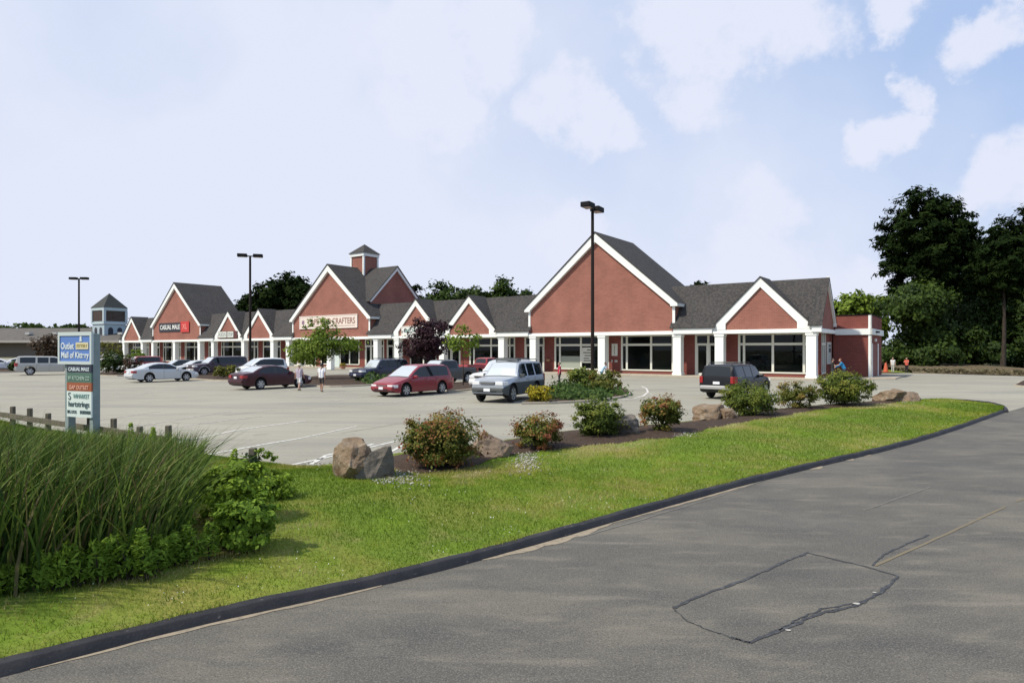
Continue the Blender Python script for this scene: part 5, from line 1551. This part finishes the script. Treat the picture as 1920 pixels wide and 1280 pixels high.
shrub('low bright bramble trailing toward the split boulder', 450, 545, 888, 940, 3200, m_weed2, .036, name='bramble', cat='bramble', clumps=60, tonef=lambda t, P, r, c: t - .05)
# dead stick
p0, p1 = on_lawn(26, 1062) + Vector((0, 0, .28)), on_lawn(66, 1095) + Vector((0, 0, .05))
mb = MB(); mb.tube([p0, p0.lerp(p1, .5) + Vector((0, 0, .02)), p1], [.006, .007, .008], 6)
tag(mb.build('stick', plain('dead_wood', (.20, .17, .12), .9), smooth=40), 'pale dead stick lying at the front left of the cattail bed', 'stick')

# ------------------------------------------------------------------ boulders
def rock_mat(name, a, b_, c):
    return layered(name, a, [(2.2, (1, 1, 1), .42, .62, b_, 6, .85), (5, (1, 1, 1), .5, .68, c, 5, .8), (30, (1, 1, 1), .5, .7, (a[0] * .4, a[1] * .4, a[2] * .4), 3, .4)], .9, bump=(9, .8, .05))
r_tan = rock_mat('tan_boulder', (.215, .155, .10), (.14, .085, .05), (.28, .235, .175))
r_grey = rock_mat('grey_boulder', (.15, .13, .108), (.085, .075, .065), (.22, .185, .14))
r_pink = rock_mat('pink_boulder', (.22, .165, .12), (.135, .105, .082), (.27, .18, .12))
from mathutils import noise as mnoise
def boulder(label, parts, u, v, group=None):
    """parts: (dx, dy, dz, sx, sy, sz, seed, mat, cuts) in metres relative to the ground spot"""
    p = on_lawn(u, v)
    o = empty('boulder', (p.x, p.y, p.z)); tag(o, label, 'boulder', group or 'boulders along the mulch bed')
    for (dx, dy, dz, sx, sy, sz, seed, mt, cuts) in parts:
        bm = bmesh.new(); bmesh.ops.create_icosphere(bm, subdivisions=4, radius=1)
        rr = random.Random(seed)
        planes = []
        for _ in range(cuts):
            n_ = Vector((rr.gauss(0, 1), rr.gauss(0, 1), rr.gauss(0, .8))).normalized(); planes.append((n_, rr.uniform(.48, .74)))
        planes.append((Vector((rr.uniform(-.2, .2), rr.uniform(-.3, .1), 1)).normalized(), rr.uniform(.6, .75)))
        for vt in bm.verts:
            c = vt.co
            for n_, dd in planes:
                q = c.dot(n_)
                if q > dd: c -= n_ * (q - dd) * .985
            c += c.normalized() * (mnoise.fractal(c * 2.1 + Vector((seed, 0, 0)), .8, 2.1, 6) * .11)
            vt.co = Vector((c.x * sx + dx, c.y * sy + dy, c.z * sz + dz))
        me = bpy.data.meshes.new('stone'); bm.to_mesh(me); bm.free(); me.materials.append(mt)
        me.shade_smooth(); me.set_sharp_from_angle(angle=R(16))
        link('stone', me, o)
    return o
boulder('large split boulder of tan and grey stone at the left end of the mulch bed', [(-.16, .28, .25, 0.43, .42, .50, 57, r_tan, 11), (.21, .36, .19, .46, .44, .44, 9, r_grey, 10)], 676, 900)
boulder('square pinkish grey boulder between the broad red tipped shrub and its neighbour', [(0, .35, .16, .50, .46, .44, 14, r_pink, 8)], 916, 858)
boulder('pale grey boulder at the right foot of the green shrub', [(0, .35, .16, .58, .5, .50, 21, r_grey, 7)], 1163, 816)
boulder('tan layered boulder left of the large green shrub in front of the black sport utility', [(-.14, .3, .14, .72, .55, .44, 33, r_tan, 9), (.42, .3, .12, .5, .5, .40, 35, r_tan, 9)], 1345, 789)
boulder('flat tan boulder at the far right end of the mulch bed', [(-.2, .4, .14, .85, .6, .48, 41, r_tan, 9), (.5, .4, .12, .6, .55, .42, 44, r_pink, 9)], 1686, 753)

# ------------------------------------------------------------------ islands in the lot
def island(name, uv, zc=.10):
    pts = resample([at(u, v)[:2] for u, v in uv] + [at(*uv[0])[:2]], 60)[:-1]
    mb = MB(); mb.prism([tuple(p) for p in pts], -.02, zc, axis='z', m=0)
    tag(mb.build(name, mat_mulch), kind='structure')
    c = pts.mean(0); mb = MB(); n = len(pts)
    out = pts + (pts - c) / np.linalg.norm(pts - c, axis=1)[:, None] * .14
    for i in range(n):
        j = (i + 1) % n
        a0, a1, b0, b1 = pts[i], pts[j], out[i], out[j]
        mb.add([(*a0, zc + .004), (*a1, zc + .004), (*b1, zc - .01), (*b0, zc - .01), (*b1, -.02), (*b0, -.02)], [(0, 1, 2, 3), (3, 2, 4, 5)])
    tag(mb.build('island_kerb', M['concrete']), kind='structure')
island('planting_island', [(980, 758), (1060, 756), (1130, 751), (1174, 744), (1182, 736), (1160, 727), (1100, 721), (1050, 722), (1020, 735)])
island('planting_island', [(838, 735), (880, 732), (908, 726), (905, 719), (870, 717), (840, 722)])
island('planting_island', [(556, 722), (610, 726), (680, 724), (730, 719), (735, 710), (700, 705), (620, 704), (566, 709)])
island('planting_island', [(352, 710), (400, 714), (455, 715), (482, 709), (470, 699), (400, 697), (360, 702)])
island('planting_island', [(172, 704), (235, 706), (275, 700), (270, 690), (200, 688)])
island('planting_island', [(-30, 699), (30, 698), (60, 694), (40, 688), (-30, 690)])
island('planting_island', [(1903, 724), (1935, 727), (1990, 722), (1980, 713), (1925, 712)])
mb = MB(); g = [at(u, v) for u, v in ((1655, 697.5), (1700, 699), (1735, 697), (1735, 685), (1660, 685))]; mb.sheet([(p.x, p.y, .012) for p in g])
tag(mb.build('side_lawn', mat_lawn), kind='structure')
# ------------------------------------------------------------------ lamp posts
def lamp_post(label, u, v, height, head_rot, n_heads=2, thick=.10, long=.62):
    p = at(u, v)
    o = empty('lamp_post', p, head_rot); tag(o, label, 'lamp post', 'black parking lot lamp posts')
    mb = MB(); mb.lathe([(-.02, .30), (.55, .30), (.56, 0)], (0, 0, 0), (0, 0, 1), 20); mb.build('base', M['concrete'], o, smooth=40)
    mb = MB(); mb.tube([(0, 0, .5), (0, 0, height - .2)], [thick, thick * .8], 12); mb.build('pole', M['pole'], o, smooth=40)
    mb = MB(); mb.box(-.35, .35, -.05, .05, height - .30, height - .20); mb.build('arm', M['metal_black'], o)
    for s in (-1, 1):
        mb = MB(); mb.box(s * .72 - .44, s * .72 + .44, -.30, .30, height - .34, height - .04); hd_ = mb.build('lamp_head', M['metal_black'], o, bevel=.03)
        mb = MB(); mb.box(s * .72 - .34, s * .72 + .34, -.23, .23, height - .352, height - .342); mb.build('lens', plain('lamp_lens', (.25, .25, .23), .2), hd_)
lamp_post('tallest black lamp post standing before the tall right gable', 1111, 733, 11.36, R(60), thick=.115)
lamp_post('middle black lamp post between the maroon sedan and the small gables', 469, 704, 11.9, R(15), thick=.125)
lamp_post('far left black lamp post rising above the blue sign', 148, 692, 12.0, R(0), thick=.13)
p = at(250, 672)
o = empty('lamp_post', p); tag(o, 'faint small lamp post tip above the leftmost small gable', 'lamp post')
mb = MB(); mb.tube([(0, 0, 0), (0, 0, 11.6)], [.18, .14], 8); mb.build('pole', M['pole'], o)
for s in (-1, 1):
    mb = MB(); mb.box(s * 1.0 - .9, s * 1.0 + .9, -.3, .3, 11.6, 11.9); mb.build('lamp_head', plain('grey_lamp_head', (.35, .35, .36), .5), o)

# ------------------------------------------------------------------ roadside sign
A_, B_ = at(132, 829), at(178, 833)
dv = (B_ - A_); dv.z = 0; wid = dv.length
sg = empty('roadside_sign', A_, math.atan2(dv.y, dv.x)); tag(sg, 'tall blue and white roadside directory sign on grey posts at the lot edge', 'sign')
sgrey = layered('sign_post_grey', (.25, .30, .295), [(5, (1, 1, 1), .4, .7, (.20, .245, .245), 4, .7)], .6)
mb = MB(); mb.box(-.075, .075, -.10, .10, -.1, 2.15); mb.build('post', sgrey, sg, bevel=.01)
mb = MB(); mb.box(wid - .07, wid + .07, -.10, .10, -.1, 2.93); mb.build('post', sgrey, sg, bevel=.01)
hw0, hw1 = -.27, wid + .10
mb = MB()
mb.box(hw0, hw1, -.165, -.102, 2.88, 2.98); mb.box(hw0, hw1, -.165, -.102, 2.12, 2.20); mb.box(hw0, hw0 + .07, -.165, -.102, 2.201, 2.879); mb.box(hw1 - .07, hw1 - .001, -.165, -.102, 2.201, 2.879)
hf = mb.build('header_frame', plain('header_frame_paint', (.52, .58, .57), .5), sg)
def panel(name, z0, z1, col, x0=.08, x1=None, y=-.145):
    mb = MB(); mb.box(x0, x1 if x1 else wid + .075, y, y + .04, z0, z1); return mb.build(name, plain(name + '_paint', col, .5), sg)
hp = panel('header_panel', 2.201, 2.879, (.10, .20, .50), hw0 + .071, hw1 - .072)
lw = plain('sign_letter_white', (.62, .68, .72), .5)
cxh = (hw0 + hw1) / 2; W_ = hw1 - hw0 - .14
text_mesh('Outlet', .24, lw, 'letters', hp, on_wall(cxh - W_ * .25, -.152, 2.60), width=W_ * .44, ext=.004, offset=.006)
text_mesh('Mall of Kittery', .22, lw, 'letters', hp, on_wall(cxh, -.152, 2.36), width=W_ * .92, ext=.004, offset=.006)
mb = MB(); mb.box(cxh + W_ * .04, cxh + W_ * .45, -.160, -.1462, 2.52, 2.70); pl_ = mb.build('plaque', plain('cream_plaque', (.62, .56, .36), .6), hp)
text_mesh('KITTERY', .12, plain('plaque_letters', (.50, .40, .14), .6), 'letters', pl_, on_wall(cxh + W_ * .245, -.166, 2.61), width=W_ * .34, ext=.003)
mb = MB(); mb.prism([(cxh + W_ * .16, 2.73), (cxh + W_ * .24, 2.73), (cxh + W_ * .225, 2.82), (cxh + W_ * .235, 2.84), (cxh + W_ * .2, 2.875), (cxh + W_ * .165, 2.84), (cxh + W_ * .175, 2.82)], -.160, -.1462); mb.build('lighthouse_emblem', lw, hp)
for nm, z0, z1, col, txt, tc, ts, wf_ in (('tenant_panel', 1.90, 2.115, (.020, .028, .050), 'CASUAL MALE', lw, .13, .86), ('tenant_panel', 1.64, 1.896, (.075, .15, .115), 'VF KITCHEN CO', plain('pale_green_letters', (.34, .45, .38), .5), .14, .88),
        ('tenant_panel', 1.41, 1.636, (.30, .085, .035), 'GAP OUTLET', plain('pink_letters', (.72, .38, .28), .5), .14, .8)):
    pp = panel(nm, z0, z1, col)
    text_mesh(txt, ts, tc, 'letters', pp, on_wall(wid / 2 + .075, -.152, (z0 + z1) / 2 - .02), width=(wid - .02) * wf_, ext=.004, offset=.003)
pp = panel('tenant_panel', .72, 1.404, (.62, .70, .66))
dk = plain('dark_letters', (.07, .11, .12), .6)
text_mesh('S', .28, dk, 'letters', pp, on_wall(.20, -.152, 1.26), ext=.004)
text_mesh('WIMARKET', .17, plain('teal_letters', (.22, .36, .33), .6), 'letters', pp, on_wall(wid / 2 + .17, -.152, 1.27), width=(wid - .02) * .66, ext=.004)
text_mesh('hartstrings', .2, dk, 'letters', pp, on_wall(wid / 2 + .075, -.152, 1.06), width=(wid - .02) * .86, ext=.004, offset=.003)
text_mesh('BIG DOG', .12, dk, 'letters', pp, on_wall(wid / 2 - .2, -.152, .85), width=(wid - .02) * .38, ext=.004)
text_mesh('SPORTSWEAR', .12, dk, 'letters', pp, on_wall(wid / 2 + .34, -.152, .85), width=(wid - .02) * .44, ext=.004, offset=.003)

# ------------------------------------------------------------------ rail fence
fo = empty('rail_fence', at(24, 800)); tag(fo, 'low weathered timber rail fence between the cattail bed and the lot', 'fence')
fm = layered('weathered_timber', (.135, .118, .09), [(10, (1, 1, .2), .4, .65, (.075, .066, .05), 4, .8)], .9)
f0, f1 = at(24, 801), at(262, 843)
org = at(24, 800)
ps = []
for k in range(-2, 8):
    t = k / 6
    p = f0.lerp(f1, t) - org; ps.append(p)
    hh_ = .66 + random.uniform(-.09, .05)
    mb = MB(); mb.box(p.x - .06, p.x + .06, p.y - .06, p.y + .06, -.1, hh_)
    mb.build('post', fm, fo, bevel=.02)
for a, b in zip(ps[:-1], ps[1:]):
    d_ = (b - a).normalized(); nn = Vector((-d_.y, d_.x, 0)) * -.10
    mb = MB(); vs = []
    for q in (a + nn, b + nn):
        for (k, z) in ((-.025, .30), (.025, .30), (.025, .46), (-.025, .46)):
            vs.append((q.x + nn.x * k * 8, q.y + nn.y * k * 8, z + random.uniform(-.012, .012)))
    mb.add(vs, [(0, 1, 2, 3), (7, 6, 5, 4), (0, 4, 5, 1), (1, 5, 6, 2), (2, 6, 7, 3), (3, 7, 4, 0)])
    mb.build('rail', fm, fo)
# vine covered post
p = on_lawn(474, 893)
o = empty('vine_post', p); tag(o, 'short dark post wrapped in climbing vine left of the split boulder', 'post')
mb = MB(); mb.box(-.06, .06, -.06, .06, -.1, .52); mb.build('post', fm, o, bevel=.015)
foliage('vine', [((0, -.03, .26), (.13, .13, .28)), ((.0, -.02, .1), (.17, .16, .14))], 900, 30, .28, .035, leafy('vine_leaves', [(0, (.012, .03, .010)), (.6, (.025, .06, .016)), (1, (.05, .10, .025))]), o)
foliage('vine_shoot', [((.2, 0, .42), (.16, .06, .09)), ((.36, 0, .34), (.14, .05, .05))], 260, 16, .25, .032, m_weed2, o)

# ------------------------------------------------------------------ things by the storefront
o = empty('vending_box', at(620, 693)); tag(o, 'white box cabinet by the storefront under the green tree', 'cabinet')
o.rotation_euler.z = ROT
mb = MB(); mb.box(-.42, .42, -.3, .3, .02, 1.25); mb.build('cabinet', M['white'], o, bevel=.04)
mb = MB(); mb.box(-.5, .5, -.34, .34, 1.252, 1.36); mb.build('lid', M['white'], o, bevel=.03)
o = empty('display_panel', at(632, 690), ROT); tag(o, 'tall pale display panel standing beside the white box cabinet', 'display panel')
mb = MB(); mb.box(-.5, .5, -.03, .03, .15, 2.1); mb.build('panel', plain('pale_panel', (.55, .62, .58), .6), o)
mb = MB(); [mb.box(s * .45 - .03, s * .45 + .03, -.2, .2, 0, .149) for s in (-1, 1)]; mb.build('foot', M['trim_dark'], o)
o = empty('flower_tub', at(643, 693), 0); tag(o, 'terracotta flower tub on the walk right of the display panel', 'flower tub')
mb = MB(); mb.lathe([(0, .26), (.36, .36), (.42, .38), (.40, .33), (.36, 0)], (0, 0, .1), (0, 0, 1), 18); mb.build('tub', plain('terracotta', (.36, .17, .09), .8), o, smooth=40)
foliage('flowers', [((0, 0, .62), (.34, .34, .2))], 260, 20, .25, .07, m_yellow, o)
# shed, cone
o = empty('pale_shed', at(1665, 688), R(-12)); tag(o, 'pale grey shed beyond the right end of the wing', 'shed')
mb = MB(); mb.box(-1.5, 1.5, 0, 3, -.05, 2.3); mb.build('wall', plain('shed_grey', (.52, .54, .52), .7), o)
mb = MB(); mb.prism([(-1.65, 2.3), (1.65, 2.3), (1.65, 2.42), (0, 2.95), (-1.65, 2.42)], -.15, 3.15); mb.build('roof', plain('shed_roof', (.40, .42, .42), .7), o)
mb = MB(); mb.box(-1.2, -.1, -.03, -.001, .0, 1.7); mb.build('door', plain('shed_door', (.09, .05, .04), .7), o)
o = empty('traffic_cone', at(1661, 697.5)); tag(o, 'orange red cone standing on the pavement end beside the wing', 'traffic cone')
cm = plain('cone_orange', (.55, .12, .05), .6)
mb = MB(); mb.lathe([(.06, .26), (.5, .2), (1.05, .09), (1.08, 0)], (0, 0, 0), (0, 0, 1), 18); mb.build('cone', cm, o, smooth=40)
mb = MB(); mb.box(-.36, .36, -.36, .36, 0, .06); mb.build('foot', cm, o, bevel=.02)

# ------------------------------------------------------------------ far mall with clock-like tower
p = at(-20, 668)
roofm = layered('far_roof', (.115, .105, .092), [(.5, (1, 1, 1), .4, .65, (.085, .078, .07), 4, .7)], .9)
far = empty('far_mall', (-170, 228, 0), 0); tag(far, 'long low grey roofed mall far off behind the blue sign', 'building')
mb = MB(); mb.box(-90, 38, 8, 40, -.05, 6.0); mb.build('wall', plain('far_wall', (.20, .165, .13), .8), far)
mb = MB(); mb.prism([(4, 5.2), (4.0, 5.8), (26, 11.0), (48, 5.8), (48, 5.2)], -92, 40, axis='x'); mb.build('roof', roofm, far)
mb = MB(); mb.box(-92, 40, 3.7, 3.99, 5.1, 5.9); mb.build('fascia', plain('far_fascia', (.42, .38, .33), .7), far)
for x in (-8, 2, 14, 26):
    mb = MB(); mb.box(x - .8, x + .8, 12, 14, 8.2, 9.0); mb.build('roof_vent', plain('roof_vent_grey', (.5, .49, .46), .7), far)
tw = empty('far_tower', (-151.5, 246, 0), R(60)); tag(tw, 'pale blue far tower with dark pyramid roof and louvred openings', 'tower')
tb = plain('tower_blue', (.36, .44, .47), .7); tl = plain('tower_louvre', (.055, .030, .018), .8); td = plain('tower_arch_dark', (.03, .035, .045), .8)
tw.scale = (.95, .95, .945)
h = 4.15
mb = MB(); mb.box(-h, h, -h, h, -.1, 19.0); mb.build('wall', tb, tw)
mb = MB()
for a in (-1, 1):
    for b_ in (-1, 1): mb.box(a * h - .45, a * h + .45, b_ * h - .45, b_ * h + .45, 13.6, 18.2)
mb.box(-h - .4, h + .4, -h - .4, h + .4, 18.201, 19.3); mb.box(-h - .35, h + .35, -h - .35, h + .35, 12.8, 13.59); mb.build('trim', plain('tower_trim', (.45, .53, .55), .7), tw)
mb = MB(); e = h + .55
mb.add([(-e, -e, 19.31), (e, -e, 19.31), (e, e, 19.31), (-e, e, 19.31), (0, 0, 25.2)], [(0, 1, 4), (1, 2, 4), (2, 3, 4), (3, 0, 4), (3, 2, 1, 0)]); mb.build('roof', plain('tower_roof', (.035, .040, .038), .9), tw)
for k in range(4):
    mb = MB(); Mx = Matrix.Rotation(k * math.pi / 2, 4, 'Z')
    for q in range(8): mb.box(-h + .5, h - .5, -h - .12, -h - .01, 14.0 + q * .5, 14.42 + q * .5, M=Mx)
    mb.build('louvre', tl, tw)
    for s in (-1, 1):
        mb = MB(); pts = [(s * 1.75 - .95, 8.5), (s * 1.75 + .95, 8.5)] + [(s * 1.75 + .95 * math.cos(a), 10.6 + .95 * math.sin(a)) for a in np.linspace(0, math.pi, 9)]
        m2 = MB(); m2.prism(pts, -h - .06, -h - .01); m2.v = [tuple(Mx @ Vector(v)) for v in m2.v]; m2.build('arch_opening', td, tw)

# ------------------------------------------------------------------ sky, sun, camera
SUN_AZ = Vector((-.90, -.42)); SUN_EL = R(50)
sun_dir = Vector((SUN_AZ.x * math.cos(SUN_EL), SUN_AZ.y * math.cos(SUN_EL), math.sin(SUN_EL))).normalized()
ld = bpy.data.lights.new('sun', 'SUN'); ld.energy = 4.3; ld.angle = R(2.0); ld.color = (1.0, .93, .80)
so = bpy.data.objects.new('sun', ld); C.objects.link(so)
so.rotation_euler = sun_dir.to_track_quat('Z', 'Y').to_euler()

w = bpy.data.worlds.new('World'); scene.world = w; w.use_nodes = True
nt = w.node_tree; bg = nt.nodes['Background']
sky = N(nt, 'ShaderNodeTexSky', sky_type='NISHITA'); sky.sun_disc = False
sky.sun_elevation = SUN_EL; sky.sun_rotation = math.atan2(sun_dir.x, sun_dir.y); sky.air_density = 1.0; sky.dust_density = 2.0; sky.ozone_density = 1.5
tc = N(nt, 'ShaderNodeTexCoord'); D = tc.outputs['Generated']
STR = .092
def vdot(vec, src=None):
    n = N(nt, 'ShaderNodeVectorMath', operation='DOT_PRODUCT'); nt.links.new(src or D, n.inputs[0]); n.inputs[1].default_value = vec; return n.outputs['Value']
def mrange(val, a, b, c, d, smooth=True):
    n = N(nt, 'ShaderNodeMapRange'); n.interpolation_type = 'SMOOTHSTEP' if smooth else 'LINEAR'
    nt.links.new(val, n.inputs['Value'])
    for nm, x in (('From Min', a), ('From Max', b), ('To Min', c), ('To Max', d)): n.inputs[nm].default_value = x
    return n.outputs['Result']
def math2(op, a, b):
    n = N(nt, 'ShaderNodeMath', operation=op)
    for i, x in enumerate((a, b)):
        if isinstance(x, (int, float)): n.inputs[i].default_value = x
        else: nt.links.new(x, n.inputs[i])
    return n.outputs[0]
def pdir(u, v):
    return Vector(((u - CX) / F_PX, 1, (HY - v) / F_PX)).normalized()
# sun-side haze: whiter towards the sun's azimuth and near the horizon
haze_az = mrange(vdot((-.80, .60, 0)), -.35, .85, 0.0, 1.0)
haze_z = mrange(vdot((0, 0, 1)), 0.0, .42, .55, 0.0)
nz = N(nt, 'ShaderNodeTexNoise'); nz.inputs['Scale'].default_value = 2.4; nz.inputs['Detail'].default_value = 5; nt.links.new(D, nz.inputs['Vector'])
nzv = mrange(nz.outputs['Fac'], .35, .7, -.22, .22)
haze = math2('ADD', math2('ADD', math2('MULTIPLY', haze_az, .88), haze_z), nzv)
hz = N(nt, 'ShaderNodeClamp'); nt.links.new(haze, hz.inputs['Value']); hz.inputs['Max'].default_value = .97; hz.inputs['Min'].default_value = .08
def cmix(fac, a, b):
    n = N(nt, 'ShaderNodeMix', data_type='RGBA'); nt.links.new(fac, n.inputs['Factor'])
    for nm, x in (('A', a), ('B', b)):
        if isinstance(x, tuple): n.inputs[nm].default_value = (*x, 1)
        else: nt.links.new(x, n.inputs[nm])
    return n.outputs['Result']
blue = N(nt, 'ShaderNodeVectorMath', operation='MULTIPLY'); nt.links.new(sky.outputs['Color'], blue.inputs[0]); blue.inputs[1].default_value = (1.0, 1.0, 1.0)
veil = cmix(math2('MULTIPLY', hz.outputs['Result'], 1.0), blue.outputs['Vector'], (7.6, 7.85, 9.3))
thin = cmix(math2('ADD', math2('MULTIPLY', hz.outputs['Result'], 0.0), .76), blue.outputs['Vector'], (4.7, 6.45, 9.9))
base = cmix(hz.outputs['Result'], thin, (7.7, 8.2, 9.6))
# puffy clouds
n1 = N(nt, 'ShaderNodeTexNoise'); n1.inputs['Scale'].default_value = 13.0; n1.inputs['Detail'].default_value = 10; n1.inputs['Roughness'].default_value = .6; nt.links.new(D, n1.inputs['Vector'])
wn = N(nt, 'ShaderNodeTexNoise'); wn.inputs['Scale'].default_value = 6.0; wn.inputs['Detail'].default_value = 7; wn.inputs['Roughness'].default_value = .62; nt.links.new(D, wn.inputs['Vector'])
ws_ = N(nt, 'ShaderNodeVectorMath', operation='SUBTRACT'); nt.links.new(wn.outputs['Color'], ws_.inputs[0]); ws_.inputs[1].default_value = (.5, .5, .5)
wk_ = N(nt, 'ShaderNodeVectorMath', operation='SCALE'); nt.links.new(ws_.outputs['Vector'], wk_.inputs[0]); wk_.inputs['Scale'].default_value = .17
wa_ = N(nt, 'ShaderNodeVectorMath', operation='ADD'); nt.links.new(D, wa_.inputs[0]); nt.links.new(wk_.outputs['Vector'], wa_.inputs[1])
wz_ = N(nt, 'ShaderNodeVectorMath', operation='NORMALIZE'); nt.links.new(wa_.outputs['Vector'], wz_.inputs[0])
WD = wz_.outputs['Vector']
blobs = [(830, 90, 120), (900, 110, 75), (945, 55, 45), (790, 190, 60), (850, 200, 50), (1035, 200, 60), (1100, 243, 48), (1150, 245, 32), (1270, 75, 95), (1340, 45, 130), (1290, 130, 75), (1420, 30, 110), (1680, 10, 50), (1850, 68, 55), (1900, 30, 50),
         (1692, 178, 34), (1622, 283, 46), (1668, 250, 34), (1905, 345, 75), (1400, 490, 95), (1480, 505, 60), (1640, 500, 55), (1075, 460, 60)]
acc = None
for u, v, r_ in blobs:
    a = math.atan(r_ / F_PX) * (1 / (1 + ((u - CX) ** 2 + (v - HY) ** 2) / F_PX ** 2) ** .5) ** 1.2
    mk = mrange(vdot(pdir(u, v), WD), math.cos(a * 1.9), 1.0, 0, 1, False)
    acc = mk if acc is None else math2('MAXIMUM', acc, mk)
dens = math2('ADD', math2('MULTIPLY', acc, .50), n1.outputs['Fac'])
cl = mrange(dens, .70, .96, 0, .92)
col = cmix(cl, base, (7.95, 8.3, 9.7))
nt.links.new(col, bg.inputs['Color'])
bg.inputs['Strength'].default_value = STR

cd = bpy.data.cameras.new('camera'); cam = bpy.data.objects.new('camera', cd); C.objects.link(cam)
cam.location = (0, 0, CAM_H); cam.rotation_euler = (R(90), 0, 0)
cd.sensor_width = 36; cd.lens = F_PX / 1920 * 36; cd.shift_y = (HY - 640) / 1920
cd.clip_start = .05; cd.clip_end = 6000
scene.camera = cam
scene.view_settings.view_transform = 'Standard'; scene.view_settings.look = 'None'; scene.view_settings.exposure = 0.12; scene.view_settings.gamma = 1
scene.cycles.max_bounces = 5; scene.cycles.diffuse_bounces = 2; scene.cycles.glossy_bounces = 3; scene.cycles.transmission_bounces = 3
